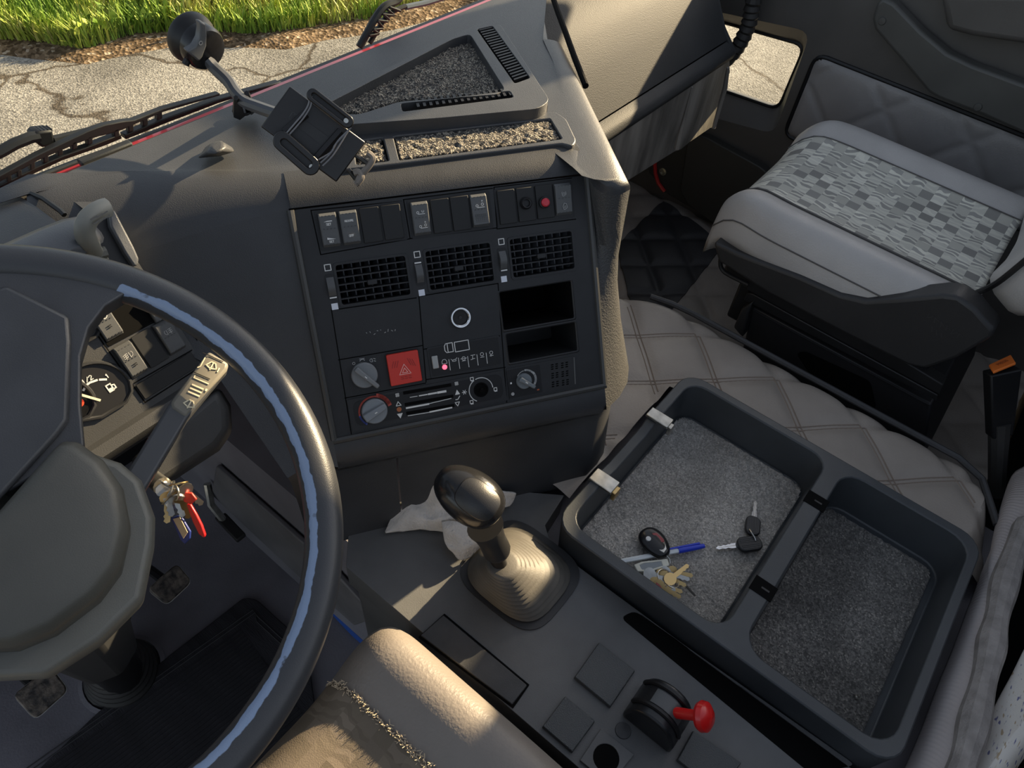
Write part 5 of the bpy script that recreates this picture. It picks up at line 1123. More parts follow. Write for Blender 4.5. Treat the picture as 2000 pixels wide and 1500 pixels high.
bm = B(); a, b, c, d = Zp(688, 1042, .435), Zp(752, 1026, .435), Zp(766, 1100, .435), Zp(720, 1110, .435); prism(bm, [a, b, V((.36, b.y - .1, .435)), V((a.x - .005, c.y + .01, .435))], (0, 0, -.12)); obj('side_block', bm, CONS, con, .008, 3)
GR2 = mat('side_trim_grey', (.17, .165, .17), .55, var=.15, vscale=12)
bm = B(); prism(bm, [Xp(x, y, .332) for x, y in ((430, 905), (650, 1098), (742, 1200), (700, 1215), (600, 1128), (420, 960))], (-.01, 0, 0)); obj('wall_trim', bm, GR2, con, .003)
LIDM = mat('lid_plastic', (.045, .046, .048), .5, bump=.2, bscale=900, var=.2, vscale=25)
bm = B(); prism(bm, [Zp(x, y, CZ + .0005) for x, y in ((868, 1199), (1034, 1338), (1002, 1384), (817, 1245))], (0, 0, .0012)); obj('lid_gap', bm, VOID, con)
bm = B(); prism(bm, [Zp(x, y, CZ + .0015) for x, y in ((866, 1203), (1029, 1340), (1000, 1378), (821, 1243))], (0, 0, .004)); obj('ash_tray_lid', bm, LIDM, con, .0012)
TILE = mat('blank_tile', (.060, .066, .070), .5, bump=.6, bscale=700)
for k, (q, lab) in enumerate(((((1169, 1256), (1240, 1312), (1191, 1384), (1120, 1325)), 0), (((1103, 1361), (1162, 1410), (1117, 1472), (1058, 1421)), 0), (((1352, 1428), (1447, 1492), (1402, 1552), (1320, 1486)), 0))):
    bm = B(); b_ = [Zp(x, y, CZ + .001) for x, y in q]; c = sum(b_, V((0, 0, 0))) / 4; taper(bm, b_, [p.lerp(c, .035) + V((0, 0, .006)) for p in b_]); obj('blank_tile', bm, TILE, con, .0008)
q = [Zp(x, y, CZ + .001) for x, y in ((1173, 1424), (1238, 1475), (1190, 1533), (1132, 1486))]; c = sum(q, V((0, 0, 0))) / 4
hc_ = Zp(1184, 1480, CZ + .004); bm = B(); plate_holes(bm, [p + V((0, 0, .003)) for p in q], [[hc_ + V((.0165 * math.cos(t * .2618), .0165 * math.sin(t * .2618), 0)) for t in range(24)]], (0, 0, 1), .003); o = obj('hole_plate', bm, CONS, con, .0006)
bm = B(); lathe(bm, [(.0165, .0), (.0165, .0015), (.0001, .0015)], hc_ - V((0, 0, .003)), (0, 0, 1), 24, False); obj('round_hole', bm, VOID, o)
bm = B(); lathe(bm, [(.0105, 0), (.010, .0012), (.0001, .0016)], Zp(1217, 1427, CZ + .0005), (0, 0, 1), 20, False); obj('round_plug', bm, LIDM, con)

# parking brake valve
vc = Zp(1280, 1402, CZ); vc.z = CZ
pv = thing('parking_brake_valve', vc, 'black parking brake valve with a red pull knob on the console', 'lever')
bm = B(); prof = [(-.036, 0), (-.036, .018)] + [(.033 * math.cos(R(165 - 15 * k)), .022 + .033 * math.sin(R(165 - 15 * k))) for k in range(11)] + [(.036, .012), (.036, 0)]
f = Fr(vc, (1, 0, 0), (0, 1, 0), (0, 0, 1)); loft(bm, [[f.p(x, y, z) for y, z in prof] for x in (-.027, .027)]); hs_ = obj('valve_housing', bm, mat('valve_black', (.014, .015, .017), .32), pv, .004, 3, smooth=45)
for x in (-.0125, .0175):
    bm = B(); tube(bm, [f.p(x, .0345 * math.cos(R(170 - 10 * k)), .022 + .0345 * math.sin(R(170 - 10 * k))) for k in range(17)], .003, 6); obj('housing_rib', bm, BLACK, hs_)
bm = B(); loft(bm, [[f.p(x, .0338 * math.cos(R(140 - 10 * k)), .0222 + .0338 * math.sin(R(140 - 10 * k))) for k in range(9)] for x in (-.008, .012)], False, False); obj('smoked_window', bm, mat('smoked_plastic', (.075, .078, .08), .25), hs_)
a, b = Zp(1312, 1391, .515), Zp(1378, 1400, .545)
bm = B(); tube(bm, [a + (a - b) * .35, a], .004, 8); obj('lever_shaft', bm, STEEL, pv)
bm = B(); ax = (b - a).normalized(); lathe(bm, [(.0068, -.002), (.0072, .0), (.0068, .02), (.0064, .033), (.009, .036), (.0165, .038), (.0185, .042), (.0175, .048), (.011, .053), (.0001, .055)], a, ax, 28, False); obj('red_knob', bm, REDB, pv)

# ------------------------------------------------------------------ gear lever with its ribbed boot
gl = thing('gear_lever', (.44, .22, CZ), 'gear lever with a glossy black knob rising from a ribbed boot', 'gear lever')
bc = (Zp(928, 1092, CZ) + Zp(1116, 1150, CZ)) / 2 * .5 + (Zp(1012, 1214, CZ) + Zp(1010, 1030, CZ)) / 2 * .5; bc.z = CZ
tp_ = Zp(982, 1098, .575); bm = B(); secs = []
for k in range(45):
    t = k / 44; rib = (-.0045, .001, .003, .001)[k % 4]
    c = bc.lerp(tp_, t ** .85); c.z = CZ + .002 + .100 * t ** .95; w_ = (.046 * (1 - t) ** 1.1 + .022) + rib * (1.1 - .4 * t); sq = 3.2 * (1 - t) + 2 * t
    secs.append([c + V(((abs(math.cos(a)) ** (2 / sq)) * math.copysign(1, math.cos(a)) * w_ * .92, (abs(math.sin(a)) ** (2 / sq)) * math.copysign(1, math.sin(a)) * w_, 0)) for a in [2 * math.pi * q / 40 for q in range(40)]])
loft(bm, secs, True, True); obj('boot', bm, BOOTM, gl, smooth=50)
bm = B(); fl = [(bc + V(((abs(math.cos(a)) ** .55) * math.copysign(1, math.cos(a)) * .072, (abs(math.sin(a)) ** .55) * math.copysign(1, math.sin(a)) * .078, .001))) for a in [2 * math.pi * q / 40 for q in range(40)]]; prism(bm, fl, (0, 0, .002)); obj('boot_flange', bm, mat('flange_dark', (.028, .028, .029), .5), gl)
k0 = Zp(922, 975, .70); sh0 = tp_.copy()
bm = B(); tube(bm, [sh0 - V((0, 0, .02)), sh0.lerp(k0, .5)], .0105, 14); obj('shaft', bm, BLACK, gl)
bm = B(); dr = (k0 - sh0).normalized(); lathe(bm, [(.0165, .0), (.0185, .006), (.018, .03), (.020, .045), (.024, .058)], sh0 + dr * .022, dr, 20); obj('knob_collar', bm, mat('collar_black', (.020, .020, .021), .35), gl)
A = (CI * .82 + CJ * .57).normalized(); K2 = (-CK * .75 + V((0, 0, 1)) * .5); K2 = (K2 - A * K2.dot(A)).normalized(); Bx = K2.cross(A)
kc = Zp(916, 968, .70)
def egg(u, v, s=1):
    th = math.pi * v; ph = 2 * math.pi * u; r_ = .0335 * (1 + .10 * math.cos(th)); return kc + A * (.046 * math.cos(th) * s) + (Bx * math.cos(ph) * r_ * .98 + K2 * math.sin(ph) * r_ * .84) * math.sin(th) ** .8 * s
bm = B(); grid(bm, lambda i, j: egg(i, .004 + .992 * j), 32, 24); obj('knob', bm, mat('knob_black', (.014, .014, .015), .2, bump=.05, bscale=300), gl, smooth=180)
def cap(i, j):
    x, y = (i - .5) * 2, (j - .5) * 2; s = 3; d = (abs(x) ** s + abs(y) ** s) ** (1 / s); m_ = max(abs(x), abs(y)); k_ = m_ / d if d > 0 else 1
    px, py = x * k_, y * k_; return kc + A * (.010 + px * .027) + Bx * py * .0205 + K2 * (.0345 - .0075 * (px * .9 + .05) ** 2 - .0085 * py ** 2 - .001)
bm = B(); slab(bm, cap, 14, 14, .005, -K2); obj('knob_cap', bm, mat('cap_black', (.020, .020, .021), .35, bump=.1, bscale=900), gl, .001)

# ------------------------------------------------------------------ rag
def sheet(bm, ctrl, k=6):
    P_ = [[Zp(*c) for c in r] for r in ctrl]
    rows = [smoothpath(r, k) for r in P_]; colsn = len(rows[0])
    full = list(zip(*[smoothpath([rows[j][i] for j in range(len(rows))], k) for i in range(colsn)]))
    vv = []
    for j, r in enumerate(full):
        vv.append([bm.verts.new(p + V((0, 0, .009 * noise.noise(p * 34) + .004 * noise.noise(p * 85)))) for p in r])
    for a, b in zip(vv, vv[1:]):
        for i in range(len(a) - 1): bm.faces.new((a[i], a[i + 1], b[i + 1], b[i]))
rg_ = thing('cleaning_rag', Zp(830, 1010, CZ), 'pale grey crumpled rag wedged behind the gear knob', 'rag')
bm = B(); sheet(bm, [[(752, 1036, .480), (768, 1004, .492), (806, 962, .516), (828, 930, .542), (868, 922, .550), (910, 925, .552)], [(760, 1040, .479), (800, 1006, .500), (830, 985, .508), (850, 950, .540), (880, 945, .550), (925, 950, .55)], [(820, 1034, .478), (838, 1024, .492), (850, 1010, .506), (866, 990, .512), (895, 970, .535), (935, 970, .525)], [(872, 1040, .479), (880, 1030, .488), (892, 1020, .498), (905, 1008, .512), (925, 990, .515), (945, 985, .505)]]); obj('rag_body', bm, CLOTH, rg_, smooth=180, solid=.003)
bm = B(); sheet(bm, [[(862, 1018, .502), (892, 1020, .508), (930, 1024, .512)], [(866, 1048, .492), (884, 1042, .506), (938, 1046, .512)], [(874, 1072, .484), (902, 1066, .498), (944, 1056, .505)], [(886, 1084, .479), (905, 1094, .478), (948, 1064, .492)]]); obj('rag_corner', bm, CLOTH, rg_, smooth=180, solid=.003)
bm = B(); sheet(bm, [[(915, 945, .525), (950, 952, .515), (985, 960, .505), (1008, 966, .498)], [(925, 975, .512), (955, 978, .502), (982, 982, .492), (1003, 977, .490)], [(940, 1000, .495), (960, 1000, .490), (980, 994, .484), (996, 988, .482)]]); obj('rag_corner', bm, CLOTH, rg_, smooth=180, solid=.003)

# ------------------------------------------------------------------ storage tray
TR_ = thing('storage_tray', (.725, -.02, .42), 'black plastic storage tray with two compartments on the tunnel', 'tray')
RZ = .520
def dip(x, y): return .012 * max(0, min(1, (x - .635) / .03)) * max(0, min(1, (.800 - x) / .03)) if y > .20 else 0
def dense(loop, st=.02):
    out = []
    for i in range(len(loop)):
        a, b = loop[i], loop[(i + 1) % len(loop)]; n_ = max(1, int((b - a).length / st))
        for k in range(n_): out.append(a.lerp(b, k / n_))
    return out
def trl(x0, x1, y0, y1, r, z): return [V((a, b, z)) for a, b in rrect(x1 - x0, y1 - y0, r, 5, (x0 + x1) / 2, (y0 + y1) / 2)]
def dipz(L_): return [V((p.x, p.y, p.z - dip(p.x, p.y))) for p in L_]
outer = dense(trl(.518, .932, -.279, .244, .036, RZ)); pA = dense(trl(.537, .915, -.031, .226, .030, RZ)); pB = dense(trl(.537, .915, -.264, -.060, .034, RZ))
bm = B(); plate_holes(bm, dipz(outer), [dipz(pA), pB], (0, 0, 1), 0)
def skirt(L_, dz, inset, cx, cy, cap=True):
    a = [bm.verts.new(p) for p in L_]; n_ = len(a)
    b = [bm.verts.new(V((cx + (p.x - cx) * (1 - inset), cy + (p.y - cy) * (1 - inset), RZ - dz))) for p in L_]
    for i in range(n_): bm.faces.new((a[i], a[(i + 1) % n_], b[(i + 1) % n_], b[i]))
    if cap: bm.faces.new(b)
skirt(dipz(outer), .095, .02, .725, -.02, False); skirt(dipz(pA), .083, .02, .726, .096); skirt(pB, .083, .02, .726, -.161)
obj('tray_body', bm, TRAYM, TR_, .003, 2, smooth=45)
for px, py, w_ in ((1286, 816, .022), (1176, 938, .026)):
    c = Zp(px, py, RZ); bm = B(); wbox(bm, (c.x - w_ / 2, .205, RZ - .002), (c.x + w_ / 2, .247, RZ + .004)); cb = obj('steel_clip', bm, STEEL, TR_, .0012)
    bm = B(); wbox(bm, (c.x - w_ / 2 + .004, .199, RZ - .018), (c.x + w_ / 2 - .006, .206, RZ + .001)); obj('clip_tongue', bm, BRASS if px < 1200 else STEEL, cb, .0012)
for px, py in ((1573, 966), (1467, 1133)):
    c = Zp(px, py, RZ); bm = B(); wbox(bm, (c.x - .013, -.064, RZ - .001), (c.x + .013, -.030, RZ + .0008)); sl_ = obj('latch_slot', bm, VOID, TR_)
    bm = B(); wbox(bm, (c.x - .002, -.056, RZ), (c.x + .001, -.044, RZ + .0012)); obj('latch_pin', bm, RUBBER, sl_)
# front face: strap rail between tray and dash
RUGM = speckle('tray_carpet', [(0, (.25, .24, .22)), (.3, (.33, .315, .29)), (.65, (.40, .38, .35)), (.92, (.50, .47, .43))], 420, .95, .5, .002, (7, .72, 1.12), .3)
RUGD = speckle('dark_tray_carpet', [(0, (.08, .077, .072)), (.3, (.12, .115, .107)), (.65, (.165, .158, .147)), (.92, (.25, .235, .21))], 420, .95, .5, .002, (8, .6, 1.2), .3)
def pile(x, y): return .440 + .0022 * noise.noise(V((x * 55 + y * 38, (y * 55 - x * 38) * 2.4, 4))) + .0014 * noise.noise(V((x * 130, y * 170, 8)))
bm = rug('c', trl(.550, .908, -.025, .220, .02, .44), pile, RUGM, .0006, 300, .0024, .006)
tag(obj('tray_carpet', bm, RUGM, smooth=180), 'light grey carpet mat in the front tray compartment under the keys', 'carpet', 'carpet mats in the storage tray')
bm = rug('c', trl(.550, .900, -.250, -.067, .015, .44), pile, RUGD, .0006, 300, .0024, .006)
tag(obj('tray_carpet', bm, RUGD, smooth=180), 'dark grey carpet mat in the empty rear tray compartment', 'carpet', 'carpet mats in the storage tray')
bm = B(); lathe(bm, [(.0035, 0), (.0035, .002), (.002, .0022), (.002, .006), (.0001, .0062)], Zp(1673, 1362, .442), (.3, -.2, 1), 12, False); tag(obj('small_pin', bm, STEEL), 'tiny metal pin standing in the rear tray compartment', 'pin')

# ------------------------------------------------------------------ what lies in the tray
TZ = .4435
kf = thing('remote_fob', Zp(1277, 1062, TZ), 'black remote fob with a red button lying on the pen', 'key fob')
def flat(px, py, qx, qy, z):                                    # frame lying on the carpet, u from p towards q
    a, b = Zp(px, py, z), Zp(qx, qy, z); d = (b - a); L_ = d.length; d.normalize(); return Fr(a, d, V((-d.y, d.x, 0)), (0, 0, 1)), L_
f, L_ = flat(1258, 1036, 1300, 1085, TZ + .011)
def fob(i, j):
    th = math.pi * (.004 + .992 * j); ph = 2 * math.pi * i; r_ = .021 * (1 + .12 * math.cos(th)); return f.p(L_ / 2 - (L_ / 2 + .002) * math.cos(th), math.cos(ph) * r_ * math.sin(th) ** .8, math.sin(ph) * .0095 * math.sin(th) ** .7)
bm = B(); grid(bm, fob, 24, 18); obj('fob_body', bm, mat('fob_black', (.014, .014, .016), .22), kf, smooth=180)
f2 = f.sh(0, 0, .0075)
bm = B(); pts = [Fr(f.o, f.u, f.v, f.n).at(x, y, .0090) for x, y in ((1273, 1041), (1283, 1040), (1297, 1053), (1298, 1058), (1285, 1061), (1278, 1052))]; prism(bm, pts, (0, 0, -.004)); obj('red_button', bm, mat('dull_red_button', (.30, .05, .055), .4), kf, .001)
bm = B(); lathe(bm, [(.0042, -.002), (.0040, .0006), (.0001, .001)], f.at(1266.5, 1052, .0092), (0, 0, 1), 14, False); obj('grey_button', bm, PRINT, kf)
bm = B(); pts = [f.at(x, y, .0078) for x, y in ((1290, 1063), (1299, 1059), (1303, 1072), (1297, 1080), (1287, 1074))]; prism(bm, pts, (0, 0, -.004)); obj('silver_inlay', bm, STEEL, kf, .001)
pn = thing('ballpoint_pen', Zp(1290, 1080, TZ), 'clear ballpoint pen with a blue cap under the fob', 'pen')
a, b = Zp(1200, 1099, TZ + .0045), Zp(1376, 1066, TZ + .0045); d = (b - a).normalized(); L_ = (b - a).length
bm = B(); tube(bm, [a, a + d * L_ * .76], .0040, 6); obj('barrel', bm, CLEAR, pn)
bm = B(); tube(bm, [a + d * L_ * .05, a + d * L_ * .8], .0015, 6); obj('ink_tube', bm, mat('dark_ink', (.02, .02, .05), .4), pn)
bm = B(); lathe(bm, [(.0001, L_ * .70), (.0046, L_ * .70), (.0048, L_ * .74), (.0045, L_ * .90), (.0036, L_ * .995), (.0001, L_)], a, d, 14, False); cpn = obj('cap', bm, BLUEP, pn)
s_ = V((-d.y, d.x, 0)); bm = B(); prism(bm, [a + d * (L_ * .60) + s_ * .0030 + V((0, 0, .003)), a + d * (L_ * .95) + s_ * .0030 + V((0, 0, .003)), a + d * (L_ * .95) + s_ * .0055 + V((0, 0, .003)), a + d * (L_ * .60) + s_ * .005 + V((0, 0, .003))], (0, 0, .0016)); obj('cap_clip', bm, BLUEP, cpn)
wt = thing('white_tag', Zp(1275, 1105, TZ), 'white plastic key tag with a clear window beside the pen', 'key tag')
q = [Zp(x, y, TZ + .010) for x, y in ((1238, 1103), (1252, 1097), (1304, 1091), (1308, 1104), (1268, 1117), (1245, 1116))]; qi = [p.lerp(sum(q, V((0, 0, 0))) / 6, .36) for p in q]
bm = B(); plate_holes(bm, q, [qi], (0, 0, 1), .007); obj('tag_frame', bm, mat('ivory_plastic', (.62, .62, .54), .4), wt, .0012)
bm = B(); prism(bm, [p - V((0, 0, .001)) for p in qi], (0, 0, -.003)); obj('tag_window', bm, mat('smoky_window', (.20, .23, .25), .15), wt)
bm = B(); tube(bm, [Zp(1302, 1085, TZ + .012), Zp(1308, 1092, TZ + .009), Zp(1309, 1100, TZ + .006)], .0012, 6); obj('link', bm, STEEL, wt)
kp2 = thing('key_pile', Zp(1300, 1140, TZ), 'heap of brass and steel keys on rings against the tray wall', 'keys')
rk = random.Random(5)
for k, (p, q, m) in enumerate((((1318, 1118), (1338, 1122), BRASS), ((1300, 1118), (1332, 1128), STEEL), ((1296, 1124), (1326, 1138), BRASS), ((1276, 1128), (1306, 1146), STEEL), ((1282, 1140), (1318, 1152), BRASS), ((1290, 1146), (1316, 1160), BRASS), ((1272, 1122), (1298, 1132), STEEL), ((1310, 1130), (1334, 1112), BRASS))):
    z_ = TZ + .003 + .0022 * k; A_, B_ = Zp(*p, z_), Zp(*q, z_ + rk.uniform(-.002, .004)); d_ = (B_ - A_).normalized(); bm = B(); keyshape(bm, A_ - d_ * .012, B_ + d_ * .012, .0095, .0020); obj('key', bm, m, kp2)
bm = B(); tube(bm, [Zp(1328, 1132, TZ + .008), Zp(1345, 1150, TZ + .005), Zp(1358, 1164, TZ + .002)], .0016, 6); obj('thin_key', bm, mat('dark_steel', (.10, .09, .08), .4, metal=.8), kp2)
for x, y, r_ in ((1300, 1128, .013), (1290, 1138, .010), (1312, 1136, .011)):
    c = Zp(x, y, TZ + .014); bm = B(); tube(bm, [c + V((r_ * math.cos(t * .3927), r_ * math.sin(t * .3927), .004 * math.sin(t * .3927 + x))) for t in range(16)], .0011, 6, closed=True); obj('key_ring', bm, STEEL, kp2)
bm = B(); c = Zp(1288, 1143, TZ + .013); lathe(bm, [(.006, 0), (.006, .003), (.0001, .0035)], c, (0, 0, 1), 12, False); obj('red_collar', bm, mat('dull_red_plastic', (.25, .03, .03), .4), kp2)
pair = thing('key_pair', Zp(1468, 1045, TZ), 'two black-headed ignition keys joined by a wire ring near the divider', 'keys')
def ikey(tip, neck, head, lab, w_):
    zt = TZ + .002; t_, n_, h_ = Zp(*tip, zt), Zp(*neck, zt), Zp(*head, zt + .003); d = (t_ - n_).normalized(); s = V((-d.y, d.x, 0)); L_ = (t_ - n_).length; g = Fr(n_, d, s, (0, 0, 1))
    pr = [(-.006, -.0045), (L_ * .25, -.0045), (L_ * .28, -.0035), (L_ * .40, -.0040), (L_ * .5, -.0026), (L_ * .6, -.0038), (L_ * .72, -.0024), (L_ * .86, -.0034), (L_, 0), (L_ * .86, .0032), (L_ * .7, .0022), (L_ * .56, .0036), (L_ * .42, .0024), (L_ * .26, .0044), (-.006, .0044)]
    bm = B(); prism(bm, [g.p(x, y) for x, y in pr], (0, 0, .0022)); k_ = obj('key_blade', bm, CHROME, pair, .0003); k_['label'] = lab
    bm = B(); box(bm, g.sh(L_ * .45, 0, .0022), L_ * .8, .0009, .0004); obj('blade_groove', bm, STEEL, k_)
    hl = (h_ - n_).length; g2 = Fr((n_ + h_) / 2 - V((0, 0, .001)), -d, s, (0, 0, 1)); bm = B(); prism(bm, [g2.p(x, y) for x, y in rrect(hl, w_, w_ * .42, 5)], (0, 0, .0075)); hd_ = obj('key_head', bm, mat('key_rubber', (.016, .017, .019), .45), pair, .002, 3)
    bm = B()
    for i in range(-3, 4):
        if i: strokes(bm, g2.sh(0, 0, .0075), [[(-hl * .36, i * w_ * .11), (hl * .36, i * w_ * .11)]], .0010, .0005)
    obj('grip_ribs', bm, mat('key_rib', (.05, .052, .055), .5), hd_)
ikey((1475, 979), (1472, 1013), (1466, 1046), 'bright key blade pointing forward', .024)
ikey((1397, 1072), (1438, 1066), (1487, 1063), 'key blade pointing to the left', .026)
bm = B(); tube(bm, smoothpath([Zp(1464, 1034, TZ + .011), Zp(1468, 1040, TZ + .013), Zp(1474, 1050, TZ + .012), Zp(1476, 1056, TZ + .0105)], 4), .0013, 6); obj('wire_ring', bm, STEEL, pair)
# ------------------------------------------------------------------ driver seat
def smooth01(t): t = max(0, min(1, t)); return t * t * (3 - 2 * t)
dsx = -.003
def dz(x, y):
    u = abs(x - dsx); z = .578 + .040 * math.exp(-((u - .208) / .055) ** 2) - .02 * smooth01((.1 - y) / .4)
    fy = max(0, (y - .245) / .075); z -= .085 * fy ** 3
    ex = max(0, (u - .218) / .047); z -= .10 * ex ** 3.2
    return z
ds = thing('driver_seat', (0, 0, 0), 'driver seat cushion with taupe vinyl bolster and worn fabric centre', 'seat')
bm = B(); slab(bm, lambda i, j: V((dsx - .265 + .53 * i, -.26 + .58 * j, dz(dsx - .265 + .53 * i, -.26 + .58 * j))), 70, 70, .06); obj('bolster', bm, VINYLD, ds, smooth=180)
def checks(name, c1, c2, c3, scale, rough=.85, rotz=0, lines=None):
    m = bpy.data.materials.new(name); m.use_nodes = True; t = m.node_tree; n = t.nodes; L = t.links; b = n['Principled BSDF']; b.inputs['Roughness'].default_value = rough; b.inputs['Specular IOR Level'].default_value = .2
    tc = n.new('ShaderNodeTexCoord'); mp = n.new('ShaderNodeMapping'); mp.inputs['Rotation'].default_value = (0, 0, rotz); mp.inputs['Scale'].default_value = (scale, scale, 0.0); L.new(tc.outputs['Object'], mp.inputs[0])
    ck = n.new('ShaderNodeTexChecker'); ck.inputs['Scale'].default_value = 1; ck.inputs[1].default_value = (*c1, 1); ck.inputs[2].default_value = (*c2, 1); L.new(mp.outputs[0], ck.inputs['Vector'])
    # a scribbled motif in some squares
    fl = n.new('ShaderNodeVectorMath'); fl.operation = 'FLOOR'; L.new(mp.outputs[0], fl.inputs[0])
    wn = n.new('ShaderNodeTexWhiteNoise'); wn.noise_dimensions = '2D'; L.new(fl.outputs[0], wn.inputs['Vector'])
    wv = n.new('ShaderNodeTexWave'); wv.inputs['Scale'].default_value = .55; wv.inputs['Distortion'].default_value = 9; wv.inputs['Detail'].default_value = 1; wv.inputs['Detail Scale'].default_value = 1.2; L.new(mp.outputs[0], wv.inputs['Vector'])
    r1 = n.new('ShaderNodeValToRGB'); r1.color_ramp.elements[0].position = .60; r1.color_ramp.elements[1].position = .68; L.new(wv.outputs['Fac'], r1.inputs[0])
    gt = n.new('ShaderNodeMath'); gt.operation = 'GREATER_THAN'; gt.inputs[1].default_value = .35; L.new(wn.outputs['Value'], gt.inputs[0])
    ml = n.new('ShaderNodeMath'); ml.operation = 'MULTIPLY'; L.new(r1.outputs[0], ml.inputs[0]); L.new(gt.outputs[0], ml.inputs[1])
    mx = n.new('ShaderNodeMix'); mx.data_type = 'RGBA'; L.new(ml.outputs[0], mx.inputs[0]); L.new(ck.outputs[0], mx.inputs[6]); mx.inputs[7].default_value = (*c3, 1)
    # per-square tone
    mr = n.new('ShaderNodeMapRange'); mr.inputs['To Min'].default_value = .72; mr.inputs['To Max'].default_value = 1.12; L.new(wn.outputs['Value'], mr.inputs[0])
    m2 = n.new('ShaderNodeMix'); m2.data_type = 'RGBA'; m2.blend_type = 'MULTIPLY'; m2.inputs[0].default_value = 1; L.new(mx.outputs[2], m2.inputs[6]); L.new(mr.outputs[0], m2.inputs[7]); L.new(m2.outputs[2], b.inputs['Base Color'])
    nz = n.new('ShaderNodeTexNoise'); nz.inputs['Scale'].default_value = 700; L.new(tc.outputs['Object'], nz.inputs['Vector']); bp = n.new('ShaderNodeBump'); bp.inputs['Strength'].default_value = .4; bp.inputs['Distance'].default_value = .001; L.new(nz.outputs['Fac'], bp.inputs['Height']); L.new(bp.outputs[0], b.inputs['Normal']); return m
FABD = checks('worn_seat_fabric', (.165, .135, .10), (.19, .155, .118), (.145, .118, .088), 45)
bm = B(); slab(bm, lambda i, j: V((dsx - .152 + .304 * i, -.24 + .555 * j, dz(dsx - .152 + .304 * i, -.24 + .555 * j) + .0035)), 50, 70, .004); obj('fabric_centre', bm, FABD, ds, smooth=180)
bm = B(); rf = random.Random(2)
for k in range(420):
    y = rf.uniform(.06, .312); x = dsx + .152 + rf.gauss(0, .002); p = V((x, y, dz(x, y) + .004)); d = V((rf.uniform(-1, .4), rf.uniform(-1, 1), rf.uniform(.0, .5))).normalized() * rf.uniform(.002, .006); s = V((-d.y, d.x, 0)).normalized() * .00035
    v = [bm.verts.new(q) for q in (p - s, p + s, p + d + s, p + d - s)]; bm.faces.new(v)
fr2 = obj('frayed_seam', bm, mat('frayed_thread', (.50, .40, .27), .9), ds); fr2['kind'] = 'stuff'
bm = B(); wbox(bm, (-.20, -.22, .0), (.20, .20, .50)); obj('seat_base', bm, DARKM, ds, .01)

# ------------------------------------------------------------------ passenger seat
px0 = 1.455; YF, YB = .385, -.095
def pz(x, y):
    u = abs(x - px0); t = (y - YB) / (YF - YB)
    z = .652 + .034 * math.exp(-((u - .205) / .06) ** 2) + .012 * t - .0 * t
    z -= .05 * max(0, (y - .30) / .085) ** 3
    z -= .06 * max(0, (u - .212) / .042) ** 3
    return z
def nar(j): return 1 - .13 * max(0, (j - .70) / .30) ** 2.2
ps = thing('passenger_seat', (px0, .1, PFZ), 'grey vinyl passenger seat with patterned check fabric centre', 'seat')
bm = B(); slab(bm, lambda i, j: V((px0 + (-.254 + .508 * i) * nar(j), YB + (YF - YB) * j, pz(px0 - .254 + .508 * i, YB + (YF - YB) * j))), 64, 64, .035); obj('cushion', bm, VINYL, ps, smooth=180)
FABP = checks('checked_seat_fabric', (.36, .355, .33), (.64, .63, .56), (.72, .71, .62), 40, .8)
bm = B(); slab(bm, lambda i, j: V((px0 + (-.150 + .30 * i) * nar(j), YB + (YF - YB - .001) * j, pz(px0 - .150 + .30 * i, YB + (YF - YB) * j) + .004)), 50, 60, .004); obj('fabric_centre', bm, FABP, ps, smooth=180)
SEAMM = mat('seam_dark', (.10, .095, .09), .6)
for s in (-1, 1):
    bm = B(); tube(bm, [V((px0 + s * .151 * nar(k / 24), YB + (YF - YB) * k / 24, pz(px0 + s * .151, YB + (YF - YB) * k / 24) + .003)) for k in range(25)], .0022, 6); obj('seam', bm, SEAMM, ps)
    bm = B(); tube(bm, [V((px0 + s * .247 * nar(k / 24), YB + (YF - YB) * k / 24, pz(px0 + s * .247, YB + (YF - YB) * k / 24) + .002)) for k in range(25)], .0016, 6); obj('seam', bm, SEAMM, ps)
# dark shell around the cushion
XS = px0 - .262
sk = [(1392, 474), (1440, 495), (1560, 540), (1640, 576), (1690, 588), (1760, 584), (1840, 576), (1872, 580), (1905, 604), (1942, 646), (1938, 660), (1870, 700), (1806, 722), (1772, 714), (1640, 648), (1500, 574), (1402, 512)]
SKM = mat('seat_shell', (.028, .028, .029), .45, bump=.2, bscale=800, var=.12, vscale=12)
bm = B(); prism(bm, [Xp(x, y, XS) for x, y in sk], (.05, 0, 0)); sh_ = obj('side_shell', bm, SKM, ps, .008, 3)
g = Fr(Xp(1815, 612, XS - .0002), Xp(1872, 650, XS) - Xp(1815, 612, XS), (0, 0, -1), (-1, 0, 0)); re_ = random.Random(8)
bm = B()
for k in range(6):
    x0 = k * .0115; strokes(bm, g, [[(x0, 0), (x0 + re_.uniform(0, .004), .009)], [(x0 + .002, re_.uniform(0, .008)), (x0 + .008, re_.uniform(0, .008))]], .0016, .0006)
for k in range(3): strokes(bm, g, [[(.016 + k * .009, .018), (.020 + k * .009, .026)]], .0016, .0006)
obj('embossed_marks', bm, mat('shell_emboss', (.040, .040, .041), .5), sh_)
bm = B(); wbox(bm, (px0 - .21, YB, .50), (px0 + .25, YF - .05, .615)); obj('cushion_pan', bm, DARKM, ps, .01)
bm = B(); wbox(bm, (px0 - .20, YB + .02, .40), (px0 + .20, YF - .09, .50)); obj('suspension', bm, DARKM, ps, .006)
XR = px0 - .225
for q, nm in ((((1466, 536), (1565, 582), (1842, 752), (1836, 772), (1458, 566)), 'upper_rail'), (((1458, 572), (1470, 574), (1832, 772), (1830, 784), (1452, 586)), 'slide_rail')):
    bm = B(); prism(bm, [Xp(x, y, XR) for x, y in q], (.03, 0, 0)); obj(nm, bm, DARKM, ps, .002)
